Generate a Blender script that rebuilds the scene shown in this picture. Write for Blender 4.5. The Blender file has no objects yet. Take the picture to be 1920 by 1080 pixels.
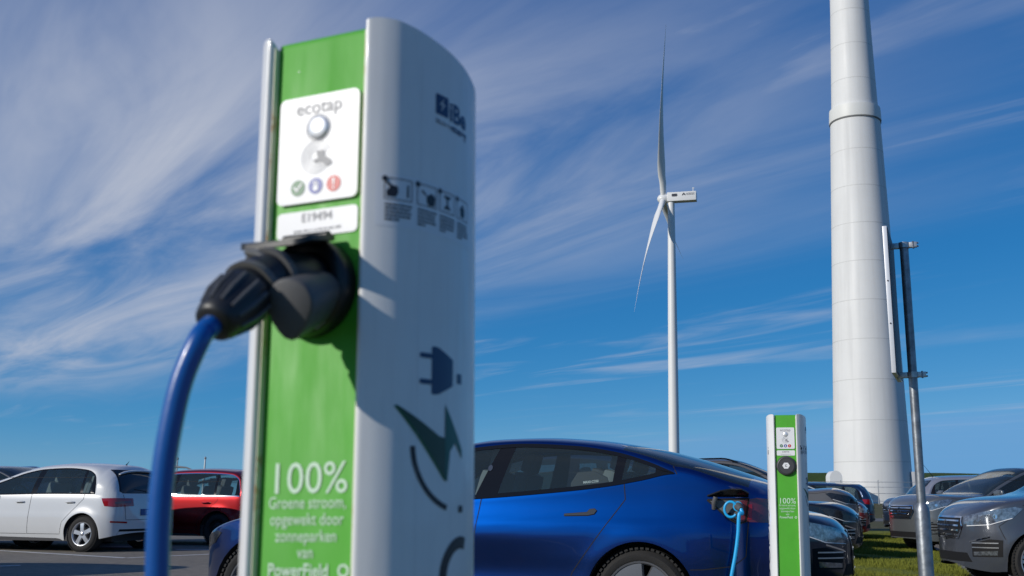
import bpy, bmesh, math, random
import numpy as np
from math import sin, cos, pi, radians, sqrt, atan
from mathutils import Vector, Matrix
from mathutils.bvhtree import BVHTree
random.seed(7); rng = np.random.default_rng(7)
scene = bpy.context.scene; COL = scene.collection

# ------------------------------------------------------------------ camera
F_PX, PX, PY, CAMH = 1926.0, 1100.0, 540.0, 1.0          # focal length and principal point in photo pixels
PITCH, ROLL = atan(392/F_PX), radians(.3)
CAM_ROT = Matrix.Rotation(pi/2+PITCH, 3, 'X') @ Matrix.Rotation(ROLL, 3, 'Z')
cd = bpy.data.cameras.new('camera'); cam = bpy.data.objects.new('camera', cd); COL.objects.link(cam)
cam.matrix_world = Matrix.Translation((0, 0, CAMH)) @ CAM_ROT.to_4x4()
cd.sensor_width = 36; cd.lens = 36*F_PX/1920; cd.shift_x = -(PX-960)/1920
cd.clip_start = .05; cd.clip_end = 20000
cd.dof.use_dof = True; cd.dof.focus_distance = 9.0; cd.dof.aperture_fstop = 6.8
scene.camera = cam
def ray(x, y): return CAM_ROT @ Vector(((x-PX)/F_PX, (PY-y)/F_PX, -1))
def at_z(x, y, z=0.): d = ray(x, y); return Vector((0, 0, CAMH))+d*((z-CAMH)/d.z)
def at_Y(x, y, Y): d = ray(x, y); return Vector((0, 0, CAMH))+d*(Y/d.y)

# ------------------------------------------------------------------ sky, sun, exposure
SUN_AZ, SUN_EL = radians(236), radians(23)
L = Vector((sin(SUN_AZ)*cos(SUN_EL), cos(SUN_AZ)*cos(SUN_EL), sin(SUN_EL)))
sl = bpy.data.lights.new('sun', 'SUN'); sl.energy = 3.3; sl.angle = radians(.53); sl.color = (1, .95, .87)
so = bpy.data.objects.new('sun', sl); COL.objects.link(so); so.rotation_euler = L.to_track_quat('Z', 'Y').to_euler()
so.location = (-30, -20, 40)
scene.view_settings.view_transform = 'Standard'; scene.view_settings.look = 'None'
scene.view_settings.exposure = 0; scene.view_settings.gamma = 1
W = bpy.data.worlds.new('World'); scene.world = W; W.use_nodes = True
nt = W.node_tree; nt.nodes.clear()
def nd(t, **k):
    n = nt.nodes.new(t)
    for a, b in k.items(): setattr(n, a, b)
    return n
def lk(a, b): nt.links.new(a, b)
def mth(op, a, b=None, c=None, clamp=False):
    n = nd('ShaderNodeMath', operation=op, use_clamp=clamp)
    for i, v in enumerate((a, b, c)):
        if v is None: continue
        if isinstance(v, (int, float)): n.inputs[i].default_value = v
        else: lk(v, n.inputs[i])
    return n.outputs[0]
def sstep(v, a, b):
    n = nd('ShaderNodeMapRange', interpolation_type='SMOOTHSTEP', clamp=True)
    lk(v, n.inputs[0]); n.inputs[1].default_value = a; n.inputs[2].default_value = b
    return n.outputs[0]
sky = nd('ShaderNodeTexSky', sky_type='NISHITA', sun_disc=False, sun_elevation=SUN_EL, sun_rotation=SUN_AZ,
         altitude=4000, air_density=1.0, dust_density=0, ozone_density=1.0)
# graded like the photograph (deep polarised blue): a power per channel, the same over the whole sky
sep = nd('ShaderNodeSeparateColor'); lk(sky.outputs[0], sep.inputs[0]); comb = nd('ShaderNodeCombineColor')
for i, (pw, ml, cap) in enumerate(((1.75, .70, 1.4), (.80, .58, 3.5), (.52, .76, 6.4))):
    lk(mth('MINIMUM', mth('MULTIPLY', mth('POWER', mth('MULTIPLY', sep.outputs[i], .08), pw), ml*10), cap), comb.inputs[i])
# cirrus: direction projected on a flat layer high above, streaks run along azimuth -40 degrees
tc = nd('ShaderNodeTexCoord'); sx = nd('ShaderNodeSeparateXYZ'); lk(tc.outputs['Generated'], sx.inputs[0])
zz = mth('MAXIMUM', mth('ADD', sx.outputs[2], .012), .012)
px_, py_ = mth('DIVIDE', sx.outputs[0], zz), mth('DIVIDE', sx.outputs[1], zz)
a_ = radians(-40)
along = mth('ADD', mth('MULTIPLY', px_, sin(a_)), mth('MULTIPLY', py_, cos(a_)))
across = mth('ADD', mth('MULTIPLY', px_, cos(a_)), mth('MULTIPLY', py_, -sin(a_)))
def noise(su, sv, detail, rough, ox, dist=0.):
    c = nd('ShaderNodeCombineXYZ'); lk(mth('MULTIPLY', along, su), c.inputs[0]); lk(mth('MULTIPLY', across, sv), c.inputs[1])
    c.inputs[2].default_value = ox
    n = nd('ShaderNodeTexNoise'); n.inputs['Scale'].default_value = 1; n.inputs['Detail'].default_value = detail
    n.inputs['Roughness'].default_value = rough; n.inputs['Distortion'].default_value = dist
    lk(c.outputs[0], n.inputs['Vector']); return n.outputs[0]
n_big = noise(.30, .55, 3, .5, 3.1, .4)
n_str = noise(.34, 1.6, 6, .56, 1.7, .8)
n_fine = noise(1.5, 7.0, 5, .6, 8.3, .5)
bank = mth('MULTIPLY', mth('SUBTRACT', 1., sstep(across, 1.1, 3.7)), mth('SUBTRACT', 1., sstep(along, 7., 13.)))
bank = mth('MULTIPLY', bank, mth('ADD', .12, mth('MULTIPLY', sstep(along, .8, 2.8), .88)))
veil = mth('MULTIPLY', bank, mth('ADD', .10, mth('MULTIPLY', sstep(n_str, .28, .74), .80)))
wisp = mth('MULTIPLY', sstep(n_str, .50, .78), sstep(n_big, .36, .62))
wisp = mth('MULTIPLY', wisp, .50)
dens = mth('MAXIMUM', veil, wisp)
dens = mth('MULTIPLY', dens, mth('ADD', .82, mth('MULTIPLY', n_fine, .34)))
dens = mth('MULTIPLY', dens, sstep(sx.outputs[2], .02, .12), clamp=True)
mix = nd('ShaderNodeMix', data_type='RGBA'); lk(dens, mix.inputs[0]); lk(comb.outputs[0], mix.inputs[6])
mix.inputs[7].default_value = (4.8, 5.2, 6.2, 1)
bg = nd('ShaderNodeBackground'); bg.inputs[1].default_value = .1
lk(mix.outputs[2], bg.inputs[0]); wo = nd('ShaderNodeOutputWorld'); lk(bg.outputs[0], wo.inputs[0])

# ------------------------------------------------------------------ helpers
MATS = {}
def mat(name, col=(.5, .5, .5), rough=.5, metal=0., coat=0., bump=0., bscale=60., vary=0., vscale=6., spec=.5, col2=None, emit=0., streak=0., sscale=(60, 60, 1.2)):
    if name in MATS: return MATS[name]
    m = bpy.data.materials.new(name); m.use_nodes = True; t = m.node_tree; b = t.nodes['Principled BSDF']
    b.inputs['Base Color'].default_value = (*col, 1); b.inputs['Roughness'].default_value = rough
    b.inputs['Metallic'].default_value = metal; b.inputs['Coat Weight'].default_value = coat
    b.inputs['Coat Roughness'].default_value = .03; b.inputs['Specular IOR Level'].default_value = spec
    if emit: b.inputs['Emission Color'].default_value = (*col, 1); b.inputs['Emission Strength'].default_value = emit
    tcn = t.nodes.new('ShaderNodeTexCoord')
    if vary or col2:
        n = t.nodes.new('ShaderNodeTexNoise'); n.inputs['Scale'].default_value = vscale; n.inputs['Detail'].default_value = 6
        n.inputs['Roughness'].default_value = .6; t.links.new(tcn.outputs['Object'], n.inputs['Vector'])
        r = t.nodes.new('ShaderNodeValToRGB'); r.color_ramp.elements[0].position = .32; r.color_ramp.elements[1].position = .70
        c2 = col2 if col2 else tuple(c*(1-vary) for c in col)
        r.color_ramp.elements[0].color = (*c2, 1); r.color_ramp.elements[1].color = (*col, 1)
        t.links.new(n.outputs[0], r.inputs[0]); t.links.new(r.outputs[0], b.inputs['Base Color'])
    if streak:      # rain streaks and grime running down
        mp = t.nodes.new('ShaderNodeMapping'); mp.inputs['Scale'].default_value = sscale; t.links.new(tcn.outputs['Object'], mp.inputs[0])
        n = t.nodes.new('ShaderNodeTexNoise'); n.inputs['Scale'].default_value = 1; n.inputs['Detail'].default_value = 5; t.links.new(mp.outputs[0], n.inputs['Vector'])
        mr = t.nodes.new('ShaderNodeMapRange'); mr.inputs[1].default_value = .48; mr.inputs[2].default_value = .78; mr.inputs[3].default_value = 1.; mr.inputs[4].default_value = 1-streak
        t.links.new(n.outputs[0], mr.inputs[0]); mu = t.nodes.new('ShaderNodeMix'); mu.data_type = 'RGBA'; mu.blend_type = 'MULTIPLY'; mu.inputs[0].default_value = 1
        src = b.inputs['Base Color'].links[0].from_socket if b.inputs['Base Color'].links else None
        if src: t.links.new(src, mu.inputs[6])
        else: mu.inputs[6].default_value = (*col, 1)
        t.links.new(mr.outputs[0], mu.inputs[7]); t.links.new(mu.outputs[2], b.inputs['Base Color'])
        m2 = t.nodes.new('ShaderNodeMapRange'); m2.inputs[1].default_value = .35; m2.inputs[2].default_value = .7; m2.inputs[3].default_value = rough; m2.inputs[4].default_value = min(1, rough+.22)
        t.links.new(n.outputs[0], m2.inputs[0]); t.links.new(m2.outputs[0], b.inputs['Roughness'])
    if bump:
        n = t.nodes.new('ShaderNodeTexNoise'); n.inputs['Scale'].default_value = bscale; n.inputs['Detail'].default_value = 4
        t.links.new(tcn.outputs['Object'], n.inputs['Vector'])
        k = t.nodes.new('ShaderNodeBump'); k.inputs['Strength'].default_value = bump; k.inputs['Distance'].default_value = .01
        t.links.new(n.outputs[0], k.inputs['Height']); t.links.new(k.outputs[0], b.inputs['Normal'])
    MATS[name] = m; return m
def glass_mat(name, tint, sky_haze=.05):
    if name in MATS: return MATS[name]
    m = bpy.data.materials.new(name); m.use_nodes = True; t = m.node_tree; t.nodes.clear()
    tr = t.nodes.new('ShaderNodeBsdfTransparent'); tr.inputs[0].default_value = (*tint, 1)
    gl = t.nodes.new('ShaderNodeBsdfGlossy'); gl.inputs['Roughness'].default_value = .015; gl.inputs[0].default_value = (1, 1, 1, 1)
    fr = t.nodes.new('ShaderNodeFresnel'); fr.inputs[0].default_value = 1.52
    mx = t.nodes.new('ShaderNodeMixShader'); o = t.nodes.new('ShaderNodeOutputMaterial')
    t.links.new(fr.outputs[0], mx.inputs[0]); t.links.new(tr.outputs[0], mx.inputs[1]); t.links.new(gl.outputs[0], mx.inputs[2])
    df = t.nodes.new('ShaderNodeBsdfDiffuse'); df.inputs[0].default_value = (.30, .42, .44, 1); m2 = t.nodes.new('ShaderNodeMixShader'); m2.inputs[0].default_value = sky_haze   # pale teal film painted in for hazy sky reflected on the glass
    t.links.new(mx.outputs[0], m2.inputs[1]); t.links.new(df.outputs[0], m2.inputs[2]); t.links.new(m2.outputs[0], o.inputs[0]); MATS[name] = m; return m
def tag(o, label=None, cat=None, group=None, kind=None):
    if label: o['label'] = label
    if cat: o['category'] = cat
    if group: o['group'] = group
    if kind: o['kind'] = kind
    return o
def empty(name, loc=(0, 0, 0), rz=0.):
    o = bpy.data.objects.new(name, None); COL.objects.link(o); o.location = loc; o.rotation_euler = (0, 0, rz)
    o.empty_display_size = .2; return o
def link(name, me, m, parent=None, smooth=True, angle=None):
    if m is not None:
        me.materials.clear(); me.materials.append(m)
    o = bpy.data.objects.new(name, me); COL.objects.link(o)
    if smooth:
        me.polygons.foreach_set('use_smooth', [True]*len(me.polygons))
        if angle is not None: me.set_sharp_from_angle(angle=radians(angle))
    if parent: o.parent = parent
    return o
def from_py(name, v, f, m, parent=None, smooth=True, angle=40):
    me = bpy.data.meshes.new(name); me.from_pydata([tuple(map(float, p)) for p in v], [], [tuple(map(int, q)) for q in f]); me.update()
    return link(name, me, m, parent, smooth, angle)
def from_bm(name, bm, m, parent=None, smooth=True, angle=40):
    me = bpy.data.meshes.new(name); bm.normal_update(); bm.to_mesh(me); bm.free()
    return link(name, me, m, parent, smooth, angle)
def box_bm(c, s, bm=None, rot=None, bevel=0.):
    b2 = bmesh.new(); bmesh.ops.create_cube(b2, size=1)
    for v in b2.verts:
        v.co = Vector((v.co.x*s[0], v.co.y*s[1], v.co.z*s[2]))
    if bevel: bmesh.ops.bevel(b2, geom=b2.edges[:], offset=bevel, segments=2, affect='EDGES', profile=.7)
    for v in b2.verts:
        if rot is not None: v.co = rot @ v.co
        v.co += Vector(c)
    if bm is None: return b2
    me = bpy.data.meshes.new('tmp'); b2.to_mesh(me); b2.free(); bm.from_mesh(me); bpy.data.meshes.remove(me); return bm
def tube(points, radii, n=14, caps=True, bm=None, flat=1.0):
    bm = bm or bmesh.new(); P = [Vector(p) for p in points]
    if isinstance(radii, (int, float)): radii = [radii]*len(P)
    T = []
    for i in range(len(P)):
        d = (P[min(i+1, len(P)-1)]-P[max(i-1, 0)]); T.append(d.normalized() if d.length > 1e-9 else (T[-1] if T else Vector((0, 0, 1))))
    ref = Vector((0, 0, 1)) if abs(T[0].z) < .9 else Vector((1, 0, 0))
    u = (ref-T[0]*ref.dot(T[0])).normalized(); rings = []
    for i, p in enumerate(P):
        u = (u-T[i]*u.dot(T[i])).normalized(); w = T[i].cross(u)
        rings.append([bm.verts.new(p+(u*cos(2*pi*k/n)*flat+w*sin(2*pi*k/n))*radii[i]) for k in range(n)])
    for a, b in zip(rings, rings[1:]):
        for k in range(n): bm.faces.new((a[k], a[(k+1) % n], b[(k+1) % n], b[k]))
    if caps: bm.faces.new(rings[0][::-1]); bm.faces.new(rings[-1])
    return bm
def lathe(profile, n=48, axis='Z', bm=None, close=False):
    bm = bm or bmesh.new(); rings = []
    for r, h in profile:
        ring = []
        for k in range(n):
            a = 2*pi*k/n
            p = (r*cos(a), r*sin(a), h) if axis == 'Z' else (r*cos(a), h, r*sin(a)) if axis == 'Y' else (h, r*cos(a), r*sin(a))
            ring.append(bm.verts.new(p))
        rings.append(ring)
    seq = list(zip(rings, rings[1:]))+([(rings[-1], rings[0])] if close else [])
    for a, b in seq:
        for k in range(n): bm.faces.new((a[k], a[(k+1) % n], b[(k+1) % n], b[k]))
    if not close and profile[0][0] > 1e-6: bm.faces.new(rings[0])
    if not close and profile[-1][0] > 1e-6: bm.faces.new(rings[-1])
    bmesh.ops.remove_doubles(bm, verts=bm.verts, dist=1e-6); bmesh.ops.recalc_face_normals(bm, faces=bm.faces)
    return bm
def catmull(P, n=6):
    P = [np.array(p, float) for p in P]; P = [2*P[0]-P[1]]+P+[2*P[-1]-P[-2]]; o = []
    for i in range(1, len(P)-2):
        a, b, c, d = P[i-1:i+3]
        for k in range(n):
            t = k/n; o.append(.5*((2*b)+(c-a)*t+(2*a-5*b+4*c-d)*t*t+(-a+3*b-3*c+d)*t**3))
    o.append(P[-2]); return o
def pchip(pts):
    x = np.array([p[0] for p in pts], float); y = np.array([p[1] for p in pts], float)
    h = np.diff(x); d = np.diff(y)/h; m = np.zeros_like(y)
    m[0], m[-1] = d[0], d[-1]
    for i in range(1, len(x)-1):
        if d[i-1]*d[i] > 0:
            w1, w2 = 2*h[i]+h[i-1], h[i]+2*h[i-1]; m[i] = (w1+w2)/(w1/d[i-1]+w2/d[i])
    def f(t):
        t = min(max(t, x[0]), x[-1]); i = min(max(int(np.searchsorted(x, t))-1, 0), len(h)-1)
        s = (t-x[i])/h[i]
        return float((1+2*s)*(1-s)**2*y[i]+s*(1-s)**2*h[i]*m[i]+s*s*(3-2*s)*y[i+1]+s*s*(s-1)*h[i]*m[i+1])
    return f
# flat artwork: polygons and lettering as 2-D bmeshes (x to the right, y up)
def art_poly(pts, bm=None):
    bm = bm or bmesh.new(); f = bm.faces.new([bm.verts.new((p[0], p[1], 0)) for p in pts]); return bm
def art_rect(x0, y0, x1, y1, bm=None): return art_poly([(x0, y0), (x1, y0), (x1, y1), (x0, y1)], bm)
def rrect_pts(x0, y0, x1, y1, r, n=5):
    o = []
    for cx, cy, a0 in ((x1-r, y1-r, 0), (x0+r, y1-r, 90), (x0+r, y0+r, 180), (x1-r, y0+r, 270)):
        for k in range(n+1): a = radians(a0+90*k/n); o.append((cx+r*cos(a), cy+r*sin(a)))
    return o
def art_ring(cx, cy, r0, r1, a0=0, a1=360, bm=None, n=36, sy=1.):
    bm = bm or bmesh.new(); prev = None
    for k in range(n+1):
        a = radians(a0+(a1-a0)*k/n)
        q = [bm.verts.new((cx+r*cos(a), cy+r*sin(a)*sy, 0)) for r in (r0, r1)]
        if prev: bm.faces.new((prev[0], prev[1], q[1], q[0]))
        prev = q
    return bm
def art_disc(cx, cy, r, bm=None, n=28, sy=1.): return art_poly([(cx+r*cos(2*pi*k/n), cy+r*sin(2*pi*k/n)*sy) for k in range(n)], bm)
def art_text(txt, size, x=0., y=0., align='CENTER', bold=0., bm=None, sx=1., spacing=1.):
    cu = bpy.data.curves.new('txt', 'FONT'); cu.body = txt; cu.size = size; cu.align_x = align; cu.offset = bold*size
    cu.resolution_u = 3; cu.space_character = spacing
    o = bpy.data.objects.new('txt', cu); COL.objects.link(o); dg = bpy.context.evaluated_depsgraph_get(); dg.update()
    me = bpy.data.meshes.new_from_object(o.evaluated_get(dg)); bpy.data.objects.remove(o); bpy.data.curves.remove(cu)
    for v in me.vertices: v.co = (v.co.x*sx+x, v.co.y+y, 0)
    bm = bm or bmesh.new(); bm.from_mesh(me); bpy.data.meshes.remove(me); return bm
def art_move(bm, x=0., y=0., rot=0., s=1.):
    for v in bm.verts:
        a, b = v.co.x*s, v.co.y*s; v.co = (a*cos(rot)-b*sin(rot)+x, a*sin(rot)+b*cos(rot)+y, 0)
    return bm
def art_cut(bm, step, axis=0):
    xs = [v.co[axis] for v in bm.verts]; no = (1, 0, 0) if axis == 0 else (0, 1, 0)
    k = math.ceil(min(xs)/step)
    while k*step < max(xs):
        bmesh.ops.bisect_plane(bm, geom=bm.verts[:]+bm.edges[:]+bm.faces[:], dist=1e-7, plane_co=(k*step, 0, 0) if axis == 0 else (0, k*step, 0), plane_no=no); k += 1
    return bm
def art_place(name, bm, fn, m, parent, flip=False):
    for v in bm.verts: v.co = Vector(fn(v.co.x, v.co.y))
    if flip: bmesh.ops.reverse_faces(bm, faces=bm.faces)
    return from_bm(name, bm, m, parent, smooth=True, angle=60)
# ------------------------------------------------------------------ the setting
ROW = Vector((sin(radians(15)), cos(radians(15)), 0)); AX = Vector((ROW.y, -ROW.x, 0)); LOT0 = Vector((.60, 7.97, 0))
def lot(u, v, z=0.): return LOT0+AX*u+ROW*v+Vector((0, 0, z))
def strip_poly(name, pts, m, kind='structure'):
    o = from_py(name, pts, [list(range(len(pts)))], m, smooth=False); tag(o, kind=kind); return o
def ground_z(x, y):
    t = min(max((y-58)/28, 0), 1); return .56*t*t*(3-2*t)
def zone_mat(name, colA, colB, scale, bump=.5, bs=3., colC=None, rough=.95):
    m = bpy.data.materials.new(name); m.use_nodes = True; t = m.node_tree; b = t.nodes['Principled BSDF']; b.inputs['Roughness'].default_value = rough
    b.inputs['Specular IOR Level'].default_value = .25
    tcn = t.nodes.new('ShaderNodeTexCoord'); N = []
    for s, d in ((scale, 8), (scale*14, 4)):
        n = t.nodes.new('ShaderNodeTexNoise'); n.inputs['Scale'].default_value = s; n.inputs['Detail'].default_value = d; n.inputs['Roughness'].default_value = .65
        t.links.new(tcn.outputs['Object'], n.inputs['Vector']); N.append(n)
    r = t.nodes.new('ShaderNodeValToRGB'); e = r.color_ramp.elements
    e[0].position = .35; e[0].color = (*colA, 1); e[1].position = .65; e[1].color = (*colB, 1)
    if colC: k = e.new(.82); k.color = (*colC, 1)
    ad = t.nodes.new('ShaderNodeMath'); ad.operation = 'MULTIPLY_ADD'; ad.inputs[1].default_value = .55; 
    t.links.new(N[1].outputs[0], ad.inputs[0]); sc = t.nodes.new('ShaderNodeMath'); sc.operation = 'MULTIPLY'; sc.inputs[1].default_value = .45
    t.links.new(N[0].outputs[0], sc.inputs[0]); t.links.new(sc.outputs[0], ad.inputs[2]); t.links.new(ad.outputs[0], r.inputs[0])
    t.links.new(r.outputs[0], b.inputs['Base Color'])
    k = t.nodes.new('ShaderNodeBump'); k.inputs['Strength'].default_value = bump; k.inputs['Distance'].default_value = .02
    n = t.nodes.new('ShaderNodeTexNoise'); n.inputs['Scale'].default_value = bs; n.inputs['Detail'].default_value = 6
    t.links.new(tcn.outputs['Object'], n.inputs['Vector']); t.links.new(n.outputs[0], k.inputs['Height']); t.links.new(k.outputs[0], b.inputs['Normal'])
    return m
M_field = zone_mat('field_grass', (.055, .075, .02), (.13, .10, .05), .35, .6, 4., (.17, .07, .04))
M_grass = zone_mat('turf', (.10, .12, .016), (.23, .24, .035), 1.2, .8, 30., (.32, .30, .08))
M_dike = zone_mat('dike_grass', (.035, .06, .014), (.06, .095, .02), .12, .6, 3.)
M_asph = zone_mat('asphalt', (.17, .153, .130), (.27, .24, .195), .5, .5, 160., (.34, .30, .245), .95)
M_road = zone_mat('road_asphalt', (.13, .13, .13), (.19, .19, .185), .4, .4, 60.)
xs = sorted(set([-4000, -1500, -600, -300]+list(range(-150, 151, 10))+[300, 600, 1500, 4000]))
ys = sorted(set([-3000, -800, -200, -60]+list(range(-20, 131, 5))+[160, 220, 320, 600, 1200, 3000, 7000]))
V = [(x, y, ground_z(x, y)) for y in ys for x in xs]; n = len(xs)
Fq = [(j*n+i, j*n+i+1, (j+1)*n+i+1, (j+1)*n+i) for j in range(len(ys)-1) for i in range(n-1)]
tag(from_py('ground', V, Fq, M_field), kind='structure')
strip_poly('parking_lot', [lot(-60, -26, .004), lot(26, -26, .004), lot(26, 25, .004), lot(-60, 25, .004)], M_asph)
strip_poly('road', [(-300, 47, .006), (300, 47, .006), (300, 54, .006), (-300, 54, .006)], M_road)
gs = from_py('grass_verge', *(lambda U, Vv: ([lot(u, v, .012+.03*(0 < i < len(U)-1)+.01*sin(v*2.1+u*3)*(0 < i < len(U)-1)) for v in Vv for i, u in enumerate(U)],
     [(j*len(U)+i, j*len(U)+i+1, (j+1)*len(U)+i+1, (j+1)*len(U)+i) for j in range(len(Vv)-1) for i in range(len(U)-1)]))(
     list(np.linspace(.72, 2.75, 9)), list(np.linspace(-14, 25, 120))), M_grass); tag(gs, kind='structure')
# grass blades on the verge
def blades(name, n, u0, u1, v0, v1, hmin, hmax, wd, m):
    u = rng.uniform(u0, u1, n); v = rng.uniform(v0, v1, n)**1.0; h = rng.uniform(hmin, hmax, n)*(.6+.8*np.abs(np.sin(u*2.3+1.3*np.sin(v*1.7))*np.cos(v*.9+u)))
    x = LOT0.x+AX.x*u+ROW.x*v; y = LOT0.y+AX.y*u+ROW.y*v; a = rng.uniform(0, 2*pi, n); le = rng.uniform(.1, .7, n)*h; la = rng.uniform(0, 2*pi, n)
    dx, dy = np.cos(a)*wd, np.sin(a)*wd; z = np.full(n, .02)
    co = np.empty((n, 3, 3)); co[:, 0] = np.c_[x-dx, y-dy, z]; co[:, 1] = np.c_[x+dx, y+dy, z]; co[:, 2] = np.c_[x+np.cos(la)*le, y+np.sin(la)*le, z+h]
    me = bpy.data.meshes.new(name); me.vertices.add(3*n); me.vertices.foreach_set('co', co.ravel()); me.loops.add(3*n); me.loops.foreach_set('vertex_index', np.arange(3*n))
    me.polygons.add(n); me.polygons.foreach_set('loop_start', np.arange(n)*3); me.polygons.foreach_set('loop_total', np.full(n, 3)); me.update(); me.validate()
    return link(name, me, m, smooth=False)
gb = blades('grass', 90000, .74, 2.72, -.5, 22, .03, .085, .006, M_grass)
tag(gb, 'short green grass growing on the strip between the parked cars', 'grass', kind='stuff')
# painted bay lines
M_line = mat('road_paint', (.72, .72, .70), .7, vary=.35, vscale=9)
def bay_line(p, q, w=.1, z=.009):
    p, q = Vector(p), Vector(q); d = (q-p).normalized(); s = Vector((-d.y, d.x, 0))*w/2
    o = from_py('bay_line', [Vector((a.x, a.y, z)) for a in (p-s, q-s, q+s, p+s)], [(0, 1, 2, 3)], M_line, smooth=False); tag(o, kind='structure')
for k in range(-3, 8):
    bay_line(lot(-4.4, -1.35+2.55*k), lot(.72, -1.35+2.55*k)); bay_line(lot(2.78, -1.35+2.55*k), lot(7.8, -1.35+2.55*k))
for a, b in (((-60, 1033-(60*.058)), (236, 1047)), ((236, 1047), (400, 1039.5)), ((330, 1031), (470, 1033)), ((-40, 1064), (38, 1061)), ((170, 1024), (262, 1026.5))):
    bay_line(at_z(*a), at_z(*b), .12, .008)
# dike behind the field
V, Fq = [], []
prof = [(160, .5), (166, 1.9), (172, 4.1), (175, 5.15), (177.5, 5.3), (180, 5.15), (190, 1.0), (194, .5)]
xx = list(np.linspace(-25, 520, 140))
for i, x in enumerate(xx):
    k = min(1, (x+25)/18); 
    for y, z in prof: V.append((x, y+3*sin(x*.013), .3+(z-.3)*k+.10*sin(x*.21+y)*(z > .6)))
for i in range(len(xx)-1):
    for j in range(len(prof)-1): a = i*len(prof)+j; Fq.append((a, a+len(prof), a+len(prof)+1, a+1))
tag(from_py('dike', V, Fq, M_dike), kind='structure')
# far hedge and bushes at the foot of the field
M_bush = zone_mat('hedge_leaf', (.03, .05, .012), (.07, .10, .03), 2., .9, 20.)

# ------------------------------------------------------------------ large turbine tower
M_tower = mat('tower_paint', (.74, .74, .72), .5, vary=.07, vscale=.25, bump=.03, bscale=2., streak=.10, sscale=(1.6, 1.6, .06))
M_seam = mat('tower_seam', (.58, .58, .56), .6); M_shade = mat('dark_gap', (.03, .03, .035), .7)
T1 = at_Y(1639, 944, 98.5); T1.z = .5; t1x = (at_Y(1590, 2, 98.5).x+at_Y(1639, 900, 98.5).x)/2
tw = empty('turbine_tower', (t1x, 98.5, .5))
def r1(z): return 3.66+(2.12-3.66)*(z-.5)/48.5 if z < 49 else max(1.5, 2.12-(z-49)*.022)
def z1(y): return at_Y(1615, y, 98.5-r1(20)).z
joints = [z1(y) for y in (865, 787, 710, 634, 560, 486, 414, 343, 273)]; zc0, zc1 = z1(211), z1(187)
ups = [z1(y) for y in (137, 70, 5)]; ups += [ups[-1]+4*k for k in range(1, 8)]
lv = [.5]+joints+[zc0]
def ring_seg(name, za, zb, m, dr=0., n=72, par=tw):
    return from_bm(name, lathe([(r1(za)+dr, za-.5), (r1(zb)+dr, zb-.5)], n), m, par)
for a, b in zip(lv, lv[1:]): ring_seg('tower_segment', a, b, M_tower)
lv2 = [zc0]+ups
for a, b in zip(lv2, lv2[1:]): ring_seg('tower_segment', a, b, M_tower, -.12)
for z in joints+ups: o = ring_seg('joint', z-.035, z+.035, M_seam, .006 if z < zc0 else -.114)
from_bm('collar', lathe([(r1(zc0)-.1, zc0-.5), (r1(zc0)+.10, zc0-.5), (r1(zc0)+.115, zc0-.4), (r1(zc1)+.11, zc1-.62), (r1(zc1)+.1, zc1-.5), (r1(zc1)-.2, zc1-.42)], 72), mat('collar_paint', (.72, .72, .68), .5), tw, angle=50)
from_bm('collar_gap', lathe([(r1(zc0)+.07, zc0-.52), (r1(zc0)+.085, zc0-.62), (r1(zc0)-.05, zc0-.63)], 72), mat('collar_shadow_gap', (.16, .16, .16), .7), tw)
dl = from_bm('door', box_bm((3.2, -1.9, 1.9), (.5, .8, 2.1), bevel=.03), mat('door_grey', (.62, .62, .62), .5), tw)
tag(tw, 'huge white concrete turbine tower with ring joints and a collar, near the fence', 'tower')
# ventilation cabinet at its foot
vc = empty('ventilation_cabinet', at_Y(1565, 925, 93.) - Vector((0, 0, at_Y(1565, 925, 93.).z-.5)))
pf = [(-.55, 0)]+[(-.55, 2.3)]+[(.55*-cos(radians(a)), 2.3+.6*sin(radians(a))) for a in range(15, 180, 15)]+[(.55, 2.3), (.55, 0)]
def prism(name, prof, y0, y1, m, par, bevel=0.):
    bm = bmesh.new(); A = [bm.verts.new((x, y0, z)) for x, z in prof]; B = [bm.verts.new((x, y1, z)) for x, z in prof]; k = len(prof)
    bm.faces.new(A); bm.faces.new(B[::-1])
    for i in range(k): bm.faces.new((A[i], B[i], B[(i+1) % k], A[(i+1) % k]))
    bmesh.ops.recalc_face_normals(bm, faces=bm.faces)
    if bevel:
        es = [e for e in bm.edges if all((v in A) for v in e.verts) or all((v in B) for v in e.verts)]
        bmesh.ops.bevel(bm, geom=es, offset=bevel, segments=3, affect='EDGES', profile=.6)
    return from_bm(name, bm, m, par, angle=35)
prism('housing', pf, -.8, .8, mat('cabinet_white', (.78, .78, .76), .45), vc)
for k in range(9): from_bm('louvre', box_bm((.56, 0, .45+.2*k), (.05, 1.2, .09), rot=Matrix.Rotation(.4, 3, 'Y')), mat('louvre_grey', (.35, .36, .37), .5), vc)
tag(vc, 'white ventilation cabinet with rounded top at the foot of the tower', 'cabinet')
# fence
fe = empty('wire_fence', (0, 84, .45)); M_fence = mat('fence_steel', (.45, .46, .47), .45, .6)
fx = [20.5+3.0*k for k in range(-3, 11)]
for x in fx: from_bm('post', tube([(x, 0, -.2), (x, 0, 2.0)], .04, 8), M_fence, fe)
for z in (.35, .95, 1.45, 1.85): from_bm('wire', tube([(fx[0], 0, z), (fx[-1], 0, z)], .018, 6), M_fence, fe)
tag(fe, 'thin steel wire fence in front of the big white tower', 'fence')

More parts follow.
